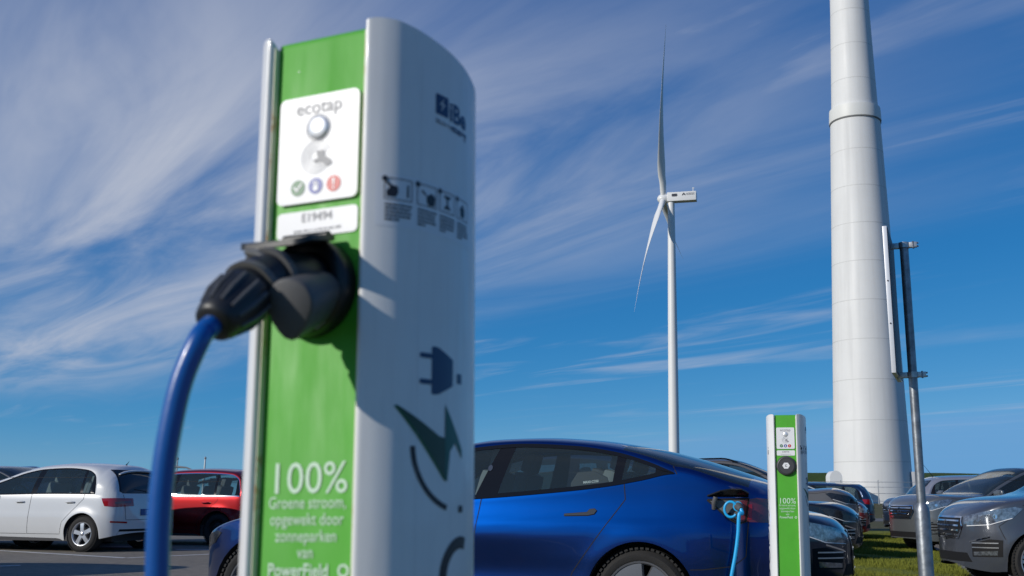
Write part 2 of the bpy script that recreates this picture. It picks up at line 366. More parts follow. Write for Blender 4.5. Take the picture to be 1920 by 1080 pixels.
# ------------------------------------------------------------------ far wind turbine
M_blade = mat('turbine_white', (.78, .78, .76), .4, vary=.05, vscale=.1); M_dk = mat('turbine_dark', (.03, .035, .05), .5)
YT = 414.
hub = at_Y(1244, 372, YT); tb = at_Y(1262, 838, YT)
wt = empty('wind_turbine', (at_Y(1261, 600, YT+.0).x, YT, 0)); bx = wt.location.x
hz = hub.z; axis = Vector((-.975, .22, 0)).normalized(); hh = Vector((-axis.y, axis.x, 0))*1.0   # hh: rotor-plane horizontal
if hh.y > 0: hh = -hh
top_z = hz-1.9
from_bm('tower', lathe([(2.2, 0), (2.12, 30), (1.95, 60), (1.72, 90), (1.42, top_z)], 40), M_blade, wt)
nb = box_bm((4.6, 0, hz+.25), (12.2, 3.8, 3.9), bevel=.35)
Rn = Matrix.Rotation(math.atan2(-axis.y, -axis.x), 3, 'Z')
for v in nb.verts: c = v.co-Vector((0, 0, hz)); v.co = Rn @ c+Vector((0, 0, hz))
nac = from_bm('nacelle', nb, M_blade, wt)
def nac_pt(a, b): return Rn @ Vector((a, -1.93, b))+Vector((0, 0, hz))
art_place('lettering', art_text('NORDEX', 1.35, 0, 0, 'LEFT', .01), lambda x, y: nac_pt(6.6+x*.62, .55+y), M_dk, nac)
art_place('logo', art_poly([(-.9, 0), (-.2, 1.1), (.1, 1.1), (.9, 0), (.35, 0), (0, .45), (-.4, 0)]), lambda x, y: nac_pt(5.6+x, .5+y), M_dk, nac)
art_place('vent', art_poly(rrect_pts(0, 0, 2.4, 1.2, .4)), lambda x, y: nac_pt(.5+x, .2+y), M_dk, nac)
from_bm('weather_mast', tube([Rn @ Vector((9.3, 0, 2.1))+Vector((0, 0, hz)), Rn @ Vector((9.3, 0, 4.2))+Vector((0, 0, hz))], .16, 8), M_blade, nac)
from_bm('weather_vane', tube([Rn @ Vector((8.8, 0, 4.0))+Vector((0, 0, hz)), Rn @ Vector((9.9, 0, 4.0))+Vector((0, 0, hz))], .14, 6), M_blade, nac)
hc = Vector((hub.x-bx, 0, hz)); hc.y = (hc.x)*axis.y/axis.x
sp = from_bm('spinner', tube([hc-axis*2.6, hc-axis*1.2, hc+axis*.4, hc+axis*1.6, hc+axis*2.3, hc+axis*2.6], [1.5, 2.0, 2.1, 1.7, 1.0, .2], 24), M_blade, wt)
BL = 70.
def blade(theta):
    upv = Vector((0, 0, 1))*cos(radians(5))-axis*sin(radians(5)); d = upv*cos(theta)+hh*sin(theta); ch = d.cross(axis).normalized()
    bm = bmesh.new(); rings = []
    for k in range(25):
        t = k/24; r = 1.0+BL*t
        c = (2.3+1.55*min(1, t/.18)) if t < .18 else 3.6*max(0., 1-(t-.18)/.82)**1.1+.25*(1-t)+.16
        th = 2.4*(1-t/.18)+1.0*t/.18 if t < .18 else c*.22
        tw_ = radians(64-48*min(1, t*1.6)); bend = axis*(1.2*sin(pi*t))
        cv = ch*cos(tw_)+axis*sin(tw_); tv = axis*cos(tw_)-ch*sin(tw_)
        ctr = hc+d*r+bend
        rings.append([bm.verts.new(ctr+cv*(c*.5*cos(2*pi*j/14)+c*.12*(t > .1))+tv*(th*.5*sin(2*pi*j/14))) for j in range(14)])
    for a, b in zip(rings, rings[1:]):
        for j in range(14): bm.faces.new((a[j], a[(j+1) % 14], b[(j+1) % 14], b[j]))
    bm.faces.new(rings[-1]); bmesh.ops.recalc_face_normals(bm, faces=bm.faces)
    return from_bm('blade', bm, M_blade, wt)
for k in range(3): blade(radians(22+120*k))
tag(wt, 'distant white three-bladed wind turbine with box nacelle, seen from its side', 'wind turbine')

# ------------------------------------------------------------------ thin masts far left
M_mast = mat('mast_white', (.7, .7, .7), .4)
def mast(px, ytop, Y, r, label, lamp=False):
    p = at_Y(px, ytop, Y); e = empty('flag_mast' if not lamp else 'lamp_post', (p.x, Y, 0))
    from_bm('pole', tube([(0, 0, 0), (0, 0, p.z)], [r*1.3, r*.7], 10), M_mast, e)
    if lamp: from_bm('lamp_head', tube([(0, 0, p.z), (-.6, 0, p.z+.25), (-1.6, 0, p.z+.32), (-2.2, 0, p.z+.28)], [.06, .07, .12, .08], 8), mat('lamp_grey', (.25, .25, .26), .5), e)
    else: from_bm('finial', lathe([(0, p.z+.25), (.11, p.z+.15), (.13, p.z), (.06, p.z-.1)], 10), mat('lamp_grey', (.25, .25, .26), .5), e)
    tag(e, label, 'mast' if not lamp else 'street lamp')
mast(333, 861, 120, .10, 'thin white mast just right of the blue cable, left one of two')
mast(385, 860, 118, .12, 'thin white mast above the roof of the red car, right one of two')
mast(362, 882, 95, .08, 'small dark lamp head above the red car roof between the masts', True)

# ------------------------------------------------------------------ sign seen edge-on at right
sg = empty('traffic_sign', at_z(1739, 1100, .03) if False else (0, 0, 0)); pb = at_Y(1735, 1010, 6.12); sg.location = (pb.x, pb.y, .03)
M_galv = mat('galvanised_steel', (.34, .36, .38), .42, .75, vary=.45, vscale=22, bump=.08, bscale=40)
lean = (at_Y(1697, 460, 6.12).x-at_Y(1735, 1010, 6.12).x)/(at_Y(1697, 460, 6.12).z-at_Y(1735, 1010, 6.12).z)
sg.rotation_euler = (0, math.atan(lean), 0)
def sz(x, y): return at_Y(x, y, 6.12).z-.03
zt_, zm = sz(1697, 462), sz(1728, 943)
from_bm('pole', tube([(0, 0, zm-.02), (0, 0, zm+.03), (0, 0, zt_-.012), (0, 0, zt_)], [.026, .0262, .0262, .0255], 24), M_galv, sg)
from_bm('lower_pole', tube([(0, 0, -.3), (0, 0, zm-.05), (0, 0, zm-.03), (0, 0, zm)], [.0435, .0435, .040, .0265], 24), M_galv, sg)
be = radians(20.3); bd = Vector((sin(be), cos(be), 0)); bn = Vector((-cos(be), sin(be), 0))
zb0, zb1 = sz(1690, 706), sz(1668, 439)
Rb = Matrix((bd, bn, Vector((0, 0, 1)))).transposed(); bc = bn*.092+bd*.02
M_alu = mat('sign_aluminium', (.74, .74, .75), .35, .35)
board = from_bm('sign_board', box_bm(bc+Vector((0, 0, (zb0+zb1)/2)), (.54, .026, zb1-zb0), rot=Rb, bevel=.004), M_alu, sg)
from_bm('back_shade_sheet', box_bm(bc-bn*.0148+bd*.003+Vector((0, 0, (zb0+zb1)/2)), (.53, .003, zb1-zb0-.012), rot=Rb), mat('sign_back_shade', (.09, .095, .10), .6), sg)  # added dark sheet; the back face's shade is put into its colour
for z in (.33, .62): from_bm('bolt', tube([bc-bd*.2705+Vector((0, 0, zb0+(zb1-zb0)*z)), bc-bd*.274+Vector((0, 0, zb0+(zb1-zb0)*z))], .0045, 8), M_shade, sg)
for z in (zt_+.005, sz(1715, 703)):
    c = Vector((0, 0, z))
    b = box_bm(c+bn*.045, (.03, .09, .034), rot=Rb, bevel=.003)
    tube([c+Vector((0, 0, -.017)), c+Vector((0, 0, .017))], .034, 20, bm=b)
    box_bm(c-bn*.052, (.03, .05, .032), bm=b, rot=Rb, bevel=.003)
    br = from_bm('clamp', b, mat('clamp_steel', (.55, .55, .54), .35, .8, vary=.3, vscale=40), sg, angle=35)
    for s in (-1, 1):
        from_bm('nut', tube([c-bn*.055+bd*.012*s+Vector((0, 0, .02)), c-bn*.055+bd*.012*s+Vector((0, 0, -.02))], .006, 6), M_galv, br)
        from_bm('bolt', tube([c-bn*.062+Vector((0, 0, .01*s)), c-bn*.086+Vector((0, 0, .01*s))], .005, 8), M_galv, br)
    from_bm('rail_clip', box_bm(c+bn*.085, (.05, .012, .03), rot=Rb), M_galv, br)
tag(sg, 'sign board seen edge-on clamped to a galvanised pole in the grass strip', 'sign')
# ------------------------------------------------------------------ charging posts
TOP = 1.55
CPT = [(.066, .012), (.066, .002), (.0672, -.004), (.0715, -.0065), (.0785, -.002), (.0905, .0085), (.1025, .023), (.113, .045), (.1205, .074), (.1240, .096), (.1248, .115)]
CPT = CPT+[(x, .23-y) for x, y in CPT[-2::-1]]
SHP = np.array(catmull(CPT, 5)); SHS = np.r_[0, np.cumsum(np.linalg.norm(np.diff(SHP, axis=0), axis=1))]
def shell_pt(s, off=0.):
    x, y = np.interp(s, SHS, SHP[:, 0]), np.interp(s, SHS, SHP[:, 1])
    e = .002; tx, ty = np.interp(s+e, SHS, SHP[:, 0])-np.interp(s-e, SHS, SHP[:, 0]), np.interp(s+e, SHS, SHP[:, 1])-np.interp(s-e, SHS, SHP[:, 1])
    l = sqrt(tx*tx+ty*ty); return x+ty/l*off, y-tx/l*off
def shell_top(s):
    d = .15*max(0., s-.055)
    if s < .040: d = .030*(1-sqrt(max(0, 1-((.040-s)/.040)**2)))
    return TOP+.004-d
def green_mat(name):
    return mat(name, (.085, .42, .03), .42, 0, 0., vary=.14, vscale=5., spec=.30, streak=.05, sscale=(30, 30, 6))
M_white = mat('shell_white', (.80, .80, .79), .28, 0, .2, vary=.06, vscale=8, streak=.05, sscale=(120, 120, 9.))
M_green = green_mat('panel_green'); M_blk = mat('black_plastic', (.018, .019, .021), .42, bump=.03, bscale=400, vary=.3, vscale=30)
M_blk2 = mat('cap_plastic', (.085, .085, .087), .55, bump=.06, bscale=500)
M_seal = mat('edge_seal', (.78, .74, .56), .5, col2=(.55, .26, .06), vscale=38)
M_seal.node_tree.nodes['Color Ramp'].color_ramp.elements[0].position = .30; M_seal.node_tree.nodes['Color Ramp'].color_ramp.elements[1].position = .44
M_silver = mat('plate_silver', (.80, .80, .80), .40, 0., 0., spec=.5); M_chrome = mat('button_steel', (.85, .85, .85), .38, .6)
M_navy = mat('ink_navy', (.012, .035, .11), .35); M_ink = mat('ink_black', (.02, .02, .025), .45); M_mint = mat('ink_mint', (.62, .80, .62), .4)
M_gr1 = mat('ink_green', (.012, .10, .03), .4); M_gr2 = mat('ink_teal', (.01, .11, .085), .4); M_gr3 = mat('ink_dark_green', (.02, .055, .03), .4)
M_grey = mat('ink_grey', (.30, .30, .31), .5); M_lgrey = mat('ink_light_grey', (.45, .45, .46), .5)
def charger(name_label, mtx, number, near):
    root = empty('charging_post'); root.matrix_world = mtx
    # side shells
    for sd in (1, -1):
        zf = [0, .3, .6, .8, .9, .95, .98, 1.]; V = []; Fq = []; N = len(SHP)
        for k, fz in enumerate(zf):
            for s, p in zip(SHS, SHP): V.append((sd*p[0], p[1], shell_top(s)*fz))
        for s, p in zip(SHS, SHP):
            x, y = shell_pt(s, -.005); V.append((sd*x, y, shell_top(s)+.0015))
        for s, p in zip(SHS, SHP):
            x, y = shell_pt(s, -.007); V.append((sd*x, y, shell_top(s)-.05))
        for k in range(len(zf)+1):
            for i in range(N-1):
                q = (k*N+i, k*N+i+1, (k+1)*N+i+1, (k+1)*N+i); Fq.append(q if sd > 0 else q[::-1])
        from_py('side_shell', V, Fq, M_white, root, angle=60)
        b = box_bm((sd*.0652, .0035, TOP/2), (.0014, .010, TOP-.02)); from_bm('edge_seal', b, M_seal, root, smooth=False)
    # green front folding over the top, and the back
    pf = [(.007, 0), (.007, TOP-.010), (.009, TOP-.004), (.014, TOP), (.216, TOP-.034), (.221, TOP-.038), (.223, TOP-.044), (.223, 0)]
    V = [(x, y, z) for x in (-.0645, .0645) for y, z in pf]; k = len(pf)
    from_py('front_panel', V, [(i, i+k, i+k+1, i+1) for i in range(k-1)], M_green, root, angle=30)
    from_bm('top_cover', box_bm((0, .115, TOP-.06), (.14, .17, .02)), M_white, root)
    def pp(x, y, off): return (x, .0066-off, TOP-y)              # artwork coords: y measured down from the top
    def P(bm, name, m, off=.0008, par=root): return art_place(name, bm, lambda x, y: (x, .0066-off, TOP+y), m, par)
    def plate(name, x0, y0, x1, y1, r, th, m):
        bm = art_poly(rrect_pts(x0, y0, x1, y1, r)); ret = bmesh.ops.extrude_face_region(bm, geom=bm.faces[:])
        for v in [g for g in ret['geom'] if isinstance(g, bmesh.types.BMVert)]: v.co.z = th
        bmesh.ops.recalc_face_normals(bm, faces=bm.faces)
        for v in bm.verts: v.co = (v.co.x, .0066-v.co.z, TOP+v.co.y)
        bmesh.ops.recalc_face_normals(bm, faces=bm.faces)
        return from_bm(name, bm, m, root, angle=30)
    pl = plate('display_plate', -.056, -.212, .056, -.079, .008, .004, M_silver)
    st = plate('number_plate', -.056, -.253, .056, -.221, .006, .0012, M_silver)
    D = .0046
    P(art_text('ecotap', .024, 0, -.102, bold=.006), 'lettering', M_grey, D, pl)
    from_bm('button', lathe([(0, .0075), (.0125, .0072), (.0145, .0058), (.0155, .0035)], 36, 'Y'), M_chrome, pl).matrix_local = Matrix.Translation((0, .0066, TOP-.121)) @ Matrix.Scale(-1, 4, (0, 1, 0))
    b = art_ring(0, -.121, .0160, .0175)
    for r in (.0075, .0115, .0155, .0195): art_ring(-.002, -.157, r, r+.0009, 20 if r > .01 else 0, 330, b)
    P(b, 'scan_rings', M_lgrey, D, pl)
    hand = [(.0, -.150), (.010, -.1505), (.0105, -.157), (.019, -.163), (.021, -.168), (.014, -.171), (.006, -.164), (-.004, -.1635), (-.005, -.160), (.001, -.1595), (-.001, -.153)]
    P(art_poly(hand), 'hand_icon', M_grey, D+.0003, pl)
    for cx, mm, gl in ((-.026, mat('icon_green', (.02, .16, .06), .4), 0), (-.001, mat('icon_blue', (.03, .06, .34), .4), 1), (.024, mat('icon_red', (.55, .02, .02), .4), 2)):
        o = P(art_disc(cx, -.193, .0098), 'status_icon', mm, D, pl)
        if gl == 0: b = art_poly([(cx-.006, -.192), (cx-.0045, -.1905), (cx-.0015, -.1945), (cx+.005, -.187), (cx+.0065, -.1885), (cx-.0015, -.198)])
        elif gl == 1: b = art_poly(rrect_pts(cx-.003, -.199, cx+.0035, -.1925, .002)); art_rect(cx-.003, -.1925, cx-.0016, -.187, b); art_rect(cx-.0006, -.1925, cx+.0008, -.1865, b); art_rect(cx+.0018, -.1925, cx+.0032, -.1885, b)
        else: b = art_poly([(cx-.0016, -.1865), (cx+.0016, -.1865), (cx+.0009, -.195), (cx-.0009, -.195)]); art_disc(cx, -.1982, .0014, b)
        P(b, 'glyph', mat('icon_white', (.8, .8, .8), .4), D+.0004, o)
    P(art_text(number, .0145, 0, -.2345, bold=.01), 'lettering', M_grey, .0018, st)
    b = bmesh.new(); x = -.032
    while x < .032:
        w = random.choice([.0015, .002, .0026]); art_rect(x, -.2465, x+w, -.2442+random.choice([0, .0004]), b); x += w+random.choice([.0007, .0007, .0022])
    P(b, 'small_print', M_grey, .0018, st)
    P(art_text('100%', .049, 0, -.5470, sx=1.0), 'lettering', M_mint)
    for i, (t, y) in enumerate((('Groene stroom,', -.5635), ('opgewekt door', -.5815), ('zonneparken', -.5995), ('van', -.6170))): P(art_text(t, .0185, 0, y, sx=.84), 'lettering', M_mint)
    P(art_text('PowerField', .0205, -.009, -.6370, bold=.012, sx=.86), 'lettering', M_mint)
    b = art_ring(.050, -.630, .0045, .0072); 
    for k in range(3): art_rect(.0492, -.6262, .0508, -.6225, b)
    P(b, 'logo', M_mint)
    for s_ in ((-.034, -.043), (.012, -.36), (-.02, -.372)): P(art_disc(s_[0], s_[1], .0008, n=8), 'paint_chip', mat('icon_white', (.8, .8, .8)), .0006)
    # printed artwork on the right shell (s from the front edge, z height)
    def Wp(bm, name, m, off=.0005, side=1):
        art_cut(bm, .006)
        def fn(s, z):
            x, y = shell_pt(s, off); return (side*x, y, z)
        return art_place(name, bm, fn, m, root, flip=side < 0)
    b = art_poly(rrect_pts(.115, 1.4525, .139, 1.4785, .002)); Wp(b, 'logo_tile', M_navy)
    Wp(art_poly([(.130, 1.4755), (.121, 1.4655), (.1265, 1.4650), (.123, 1.4560), (.133, 1.4675), (.1275, 1.4680)]), 'logo_bolt', M_lgrey, .0009)
    Wp(art_text('iBe', .034, .141, 1.4520, 'LEFT', .03), 'lettering', M_navy); Wp(art_text('Made by', .0095, .115, 1.4405, 'LEFT', .01), 'lettering', M_grey)
    Wp(art_text('energy', .015, .146, 1.4390, 'LEFT', .02), 'lettering', M_navy)
    Wp(art_poly(rrect_pts(.034, 1.300, .205, 1.362, .001)), 'sticker', mat('sticker_white', (.76, .77, .79), .35), .0003)
    fr = bmesh.new(); tx = bmesh.new()
    for k, (s0, s1) in enumerate(((.044, .079), (.086, .118), (.123, .154), (.160, .192))):
        for a in ((s0, 1.3315, s1, 1.3325), (s0, 1.3565, s1, 1.3575), (s0, 1.3325, s0+.001, 1.3565), (s1-.001, 1.3325, s1, 1.3565)): art_rect(*a, fr)
        art_disc(s0+.001, 1.356, .0035, fr, 14)
        for r in range(5):
            x = s0+.001
            while x < s1-.002:
                w = random.uniform(.0018, .006); art_rect(x, 1.3245-r*.0044, min(x+w, s1), 1.3268-r*.0044, tx); x += w+.0008
                if r == 4 and x > s0+.4*(s1-s0): break
    for k, pg in enumerate(([(.047, 1.335), (.058, 1.335), (.061, 1.341), (.060, 1.348), (.053, 1.349), (.047, 1.354), (.0455, 1.352), (.051, 1.346), (.047, 1.342)], [(.072, 1.336), (.0745, 1.336), (.0745, 1.352), (.072, 1.350)],
        [(.105, 1.333), (.114, 1.334), (.116, 1.345), (.109, 1.349), (.101, 1.344), (.101, 1.337)], [(.0925, 1.348), (.1, 1.344), (.101, 1.3455), (.094, 1.3505)],
        [(.132, 1.336), (.145, 1.336), (.145, 1.338), (.140, 1.341), (.140, 1.348), (.145, 1.351), (.145, 1.353), (.132, 1.353), (.132, 1.351), (.137, 1.348), (.137, 1.341), (.132, 1.338)], [(.170, 1.335), (.180, 1.335), (.182, 1.345), (.176, 1.352), (.168, 1.345)])): art_poly(pg, fr)
    Wp(fr, 'pictograms', M_ink, .0008); Wp(tx, 'small_print', M_ink, .0008)
    # plug emblem
    b = art_poly([(.1135, 1.1665), (.118, 1.1675), (.126, 1.1665), (.154, 1.155), (.154, 1.124), (.126, 1.1125), (.118, 1.1115), (.1135, 1.1125)])
    art_poly(rrect_pts(.094, 1.1525, .1135, 1.1585, .0025), b); art_poly(rrect_pts(.094, 1.1225, .1135, 1.1285, .0025), b); art_rect(.164, 1.128, .176, 1.140, b)
    Wp(b, 'plug_emblem', M_navy)
    Wp(art_poly([(.0605, 1.096), (.064, 1.0975), (.139, 1.018), (.1385, 1.014), (.135, 1.0165)]), 'arrow_emblem', M_gr1)
    Wp(art_poly([(.064, 1.0975), (.128, 1.0645), (.139, 1.063), (.139, 1.018)]), 'arrow_emblem', M_gr3, .0007)
    Wp(art_poly([(.1385, 1.1015), (.155, 1.080), (.178, 1.050), (.178, 1.040), (.160, 1.058), (.149, 1.048), (.143, 1.014), (.1385, 1.014)]), 'arrow_emblem', M_gr2, .0009)
    Wp(art_ring(.165, 1.055, .076, .083, 182, 254, sy=.93), 'arc_emblem', M_ink); Wp(art_rect(.170, .978, .182, .986), 'arc_emblem', M_ink)
    Wp(art_ring(.176, .905, .032, .046, 70, 290), 'letter_ring', M_ink); Wp(art_rect(.091, .3, .0913, 1.515), 'seam', mat('seam_grey', (.6, .6, .6), .5))
    # artwork on the left shell
    b = art_ring(.150, 1.06, .058, .062, 150, 250); art_ring(.150, .95, .058, .062, 112, 210, b); Wp(b, 'arc_emblem', M_ink, side=-1)
    b = bmesh.new()
    for zc in (.92, .80, .68, .56): art_ring(.150, zc, .036, .050, 110, 250, b, sy=1.0)
    for zc in (.865, .745): art_rect(.100, zc-.004, .150, zc+.010, b)
    Wp(b, 'letter_ring', M_navy, side=-1)
    b = bmesh.new()
    for r in range(7): art_rect(.075, 1.305+r*.0042, .094, 1.3072+r*.0042, b)
    art_ring(.084, 1.346, .004, .0055, bm=b); Wp(b, 'small_print', M_ink, side=-1)
    b = bmesh.new()
    for r in range(4): art_rect(.135, 1.42+r*.018, .150, 1.431+r*.018, b)
    Wp(b, 'side_print', M_navy, side=-1)
    # socket
    zs = TOP-.316
    if near:
        so_ = from_bm('socket', lathe([(.057, 0), (.057, .010), (.055, .020), (.051, .023), (.041, .023), (.038, .021), (.037, .004)], 48, 'Y'), M_blk, root, angle=50)
        so_.matrix_local = Matrix.Translation((0, .006, zs)) @ Matrix.Scale(-1, 4, (0, 1, 0))
        from_bm('socket_back', lathe([(0, .004), (.037, .004)], 36, 'Y'), M_shade, so_)
        bm = bmesh.new()
        pts = rrect_pts(-.046, 0, .046, .066, .016, 6); A = []
        for off in (0, -.006):
            A.append([bm.verts.new((x, -.012-y, zs+.055-.22*y+off-.35*max(0, y-.055))) for x, y in pts])
        bm.faces.new(A[0]); bm.faces.new(A[1][::-1]); k = len(pts)
        for i in range(k): bm.faces.new((A[0][i], A[1][i], A[1][(i+1) % k], A[0][(i+1) % k]))
        bmesh.ops.recalc_face_normals(bm, faces=bm.faces)
        fl = from_bm('socket_flap', bm, M_blk, root, angle=35)
        from_bm('hinge', tube([(-.03, -.012, zs+.056), (.03, -.012, zs+.056)], .006, 12), M_blk, fl)
        from_bm('chip', art_poly([(0, 0), (.012, .006), (.016, .016), (.006, .012)]), mat('scuff', (.5, .5, .5), .6), so_).matrix_local = Matrix.Translation((.020, .0235, -.052)) @ Matrix.Rotation(pi/2, 4, 'X')
    else:
        so_ = from_bm('socket_cover', lathe([(.060, 0), (.060, .012), (.056, .020), (.048, .022), (.046, .019), (.0, .019)], 48, 'Y'), mat('cover_plastic', (.05, .05, .055), .5), root, angle=50)
        so_.matrix_local = Matrix.Translation((0, .006, zs)) @ Matrix.Scale(-1, 4, (0, 1, 0))
        hx = [(.023*cos(radians(a)), .021*sin(radians(a))-.316) for a in range(0, 360, 60)]
        o = P(art_poly(hx), 'hexagon_badge', mat('icon_white', (.8, .8, .8)), .0205)
        P(art_text('C', .02, 0, -.323, bold=.02), 'lettering', M_ink, .0213, o)
    tag(root, name_label, 'charging post', 'green and white charging posts')
    return root
def post_matrix(x, y, az, lx, ly, z=0.):
    up = Vector((lx, ly, 1)).normalized(); inn = Vector((sin(az), cos(az), 0)); inn = (inn-up*inn.dot(up)).normalized(); u = inn.cross(up)
    m = Matrix((u, inn, up)).transposed().to_4x4(); m.translation = (x, y, z); return m
NEAR = post_matrix(-.2885, 1.15776, .37364, -.02238, -.0012)
charger('tall green and white charging post close to the camera, blue cable plugged in', NEAR, 'E19494', True)
fp = at_Y(1473.5, 900, 6.5)
charger('smaller green and white charging post behind the blue car, socket closed', post_matrix(fp.x, 6.5, radians(14), .004, 0, -.036), 'E38776', False)

# plug and cable at the near post, in the post's own frame
pg = empty('charging_cable'); pg.matrix_world = NEAR; zs = TOP-.316
def lerp(a, b, t): return tuple(p+(q-p)*t for p, q in zip(a, b))
body = catmull([(0, .0, zs+.002), (0, -.03, zs+.002), (0, -.062, zs), (0, -.085, zs-.008), (0, -.108, zs-.024)], 5)
pb_ = from_bm('plug_body', tube(body, [.0345]*6+[.034, .033, .032, .031, .030]+[.029]*4+[.028]*6, 28), M_blk, pg)
from_bm('grip_ring', tube([(0, -.070, zs-.002), (0, -.078, zs-.005)], [.0345, .0345], 28), M_blk2, pb_)
from_bm('grip_ring', tube([(0, -.098, zs-.017), (0, -.106, zs-.022)], [.0315, .032], 28), mat('ring_plastic', (.10, .098, .092), .4), pb_)
g0, g1 = Vector((0, -.108, zs-.024)), Vector((0, -.158, zs-.066)); gd = (g1-g0).normalized()
gl = from_bm('cable_gland', tube([g0, g0+gd*.006, g0+gd*.03, g1-gd*.012, g1-gd*.004, g1], [.028, .030, .029, .0235, .0215, .017], 28), M_blk, pg, angle=50)
gu = gd.cross(Vector((1, 0, 0))).normalized(); gw = Vector((1, 0, 0))
for k in range(12):
    a = 2*pi*k/12; d = gu*cos(a)+gw*sin(a)
    from_bm('rib', tube([g0+gd*.008+d*.0295, g0+gd*.032+d*.0285, g1-gd*.014+d*.0235], [.0028, .003, .0022], 6), M_blk2, gl)
# teardrop-shaped dust cap in front of the plug
NI = NEAR.inverted()
def on_plane(px, py, yl):
    o, d = NI @ Vector((0, 0, CAMH)), NI.to_3x3() @ ray(px, py); t = (yl-o.y)/d.y; return o+d*t
td = [(.026*cos(radians(a)), .026*sin(radians(a))) for a in range(-25, 206, 11)]
td += [(-.0195, -.022), (-.013, -.032), (-.0065, -.0385), (.0, -.0405), (.0065, -.0385), (.013, -.031), (.0195, -.021)]
Cf = on_plane(541, 568, -.100); vd = (NI.to_3x3() @ ray(541, 568)).normalized(); ri = (NI.to_3x3() @ Vector((1, 0, 0))).normalized()
ca = (vd+ri*.42+Vector((0, 0, 1))*.16).normalized(); e1 = (ri-ca*ri.dot(ca)).normalized(); e2 = e1.cross(ca); e2 = e2 if e2.z > 0 else -e2
bm = bmesh.new(); A = []
for t_, s_ in ((.088, .86), (.045, .95), (.0045, 1.), (.001, .965), (0., .90)):
    A.append([bm.verts.new(Cf+ca*t_+e1*x*s_+e2*z*s_) for x, z in td])
k = len(td)
for a, b in zip(A, A[1:]):
    for i in range(k): bm.faces.new((a[i], a[(i+1) % k], b[(i+1) % k], b[i]))
bm.faces.new(A[0]); bm.faces.new(A[-1][::-1]); bmesh.ops.recalc_face_normals(bm, faces=bm.faces)
from_bm('dust_cap', bm, M_blk2, pg, angle=50)
from_bm('strap', tube(catmull([(.030, -.092, zs-.018), (.018, -.096, zs-.004), (.002, -.092, zs+.018), (-.022, -.085, zs+.026)], 5), .0045, 10), mat('ring_plastic', (.10, .098, .092)), pg)
# the cable hangs down and away to the left
NI = NEAR.inverted()
def on_plane(px, py, yl):
    o, d = NI @ Vector((0, 0, CAMH)), NI.to_3x3() @ ray(px, py); t = (yl-o.y)/d.y; return o+d*t
cpts = [g1-gd*.004, g1+gd*.012]+[on_plane(x, y, yl) for x, y, yl in ((372, 640, -.178), (342, 710, -.186), (322, 790, -.19), (307, 880, -.192), (298, 980, -.192), (295, 1080, -.19), (294, 1200, -.186))]
e = cpts[-1]; cpts += [e+Vector((.004, .01, -.25)), e+Vector((.03, .05, -.50)), e+Vector((.10, .12, -.70)), Vector((.22, .10, .035)), Vector((.5, .3, .03))]
from_bm('cable', tube(catmull([tuple(p) for p in cpts], 8), .0110, 20), mat('cable_blue', (.003, .085, .34), .32, 0, .3, bump=.02, bscale=120), pg)
tag(pg, 'thick blue charging cable with black plug in the near post', 'charging cable')
# ------------------------------------------------------------------ cars
# A car is built in its own frame: x forward from the rear axle, y to its left, z up.
def paint(name, col, metal=.0, rough=.35, coat=1., flake=.08):
    m = mat('paint_'+name, col, rough, metal, coat, vary=flake, vscale=3.); return m
M_glass = glass_mat('car_glass', (.80, .88, .87)); M_glassd = glass_mat('car_glass_dark', (.30, .36, .38), .04); M_screen = glass_mat('windscreen_glass', (.62, .70, .68))
M_trim = mat('black_trim', (.010, .010, .011), .06, coat=0., spec=.35); M_rub = mat('tyre_rubber', (.022, .021, .020), .85, bump=.15, bscale=90, vary=.25, vscale=14)
M_gap = mat('panel_gap', (.006, .006, .007), .8); M_int = mat('cabin_dark', (.04, .04, .042), .8); M_seat = mat('seat_cloth', (.17, .18, .185), .85)
M_alloy = mat('alloy_silver', (.62, .63, .65), .28, .85); M_alloyd = mat('alloy_grey', (.16, .165, .175), .38, .6); M_steelw = mat('steel_wheel', (.02, .02, .022), .5, .3)
M_disc = mat('brake_disc', (.16, .16, .16), .4, .8); M_red = mat('tail_lamp_red', (.34, .008, .012), .12, 0, 1.); M_redd = mat('tail_lamp_dark', (.17, .03, .045), .1, 0, 1.)
M_clear = mat('lamp_clear', (.42, .45, .48), .12, .7, 1., vary=.7, vscale=26); M_lampd = mat('lamp_dark', (.03, .034, .042), .08, 0., 0., vary=.6, vscale=30)
M_lens = mat('lamp_lens', (.75, .78, .82), .05, .9); M_chr = mat('chrome', (.75, .76, .78), .1, 1.); M_plast = mat('bumper_plastic', (.014, .014, .015), .55, bump=.05, bscale=200, spec=.15)
M_plate = mat('number_plate_white', (.62, .60, .52), .4); M_platey = mat('number_plate_yellow', (.75, .52, .04), .4); M_plateb = mat('number_plate_blue', (.02, .06, .22), .4); M_pw = mat('plate_ink_white', (.8, .8, .8), .4)
QZ = [(.12, .90), (.22, .94), (.34, .975), (.48, .995), (.60, 1.0), (.72, .992), (.82, .985), (.92, .975), (1.02, .955), (1.2, .93), (1.6, .90)]
class Car: pass
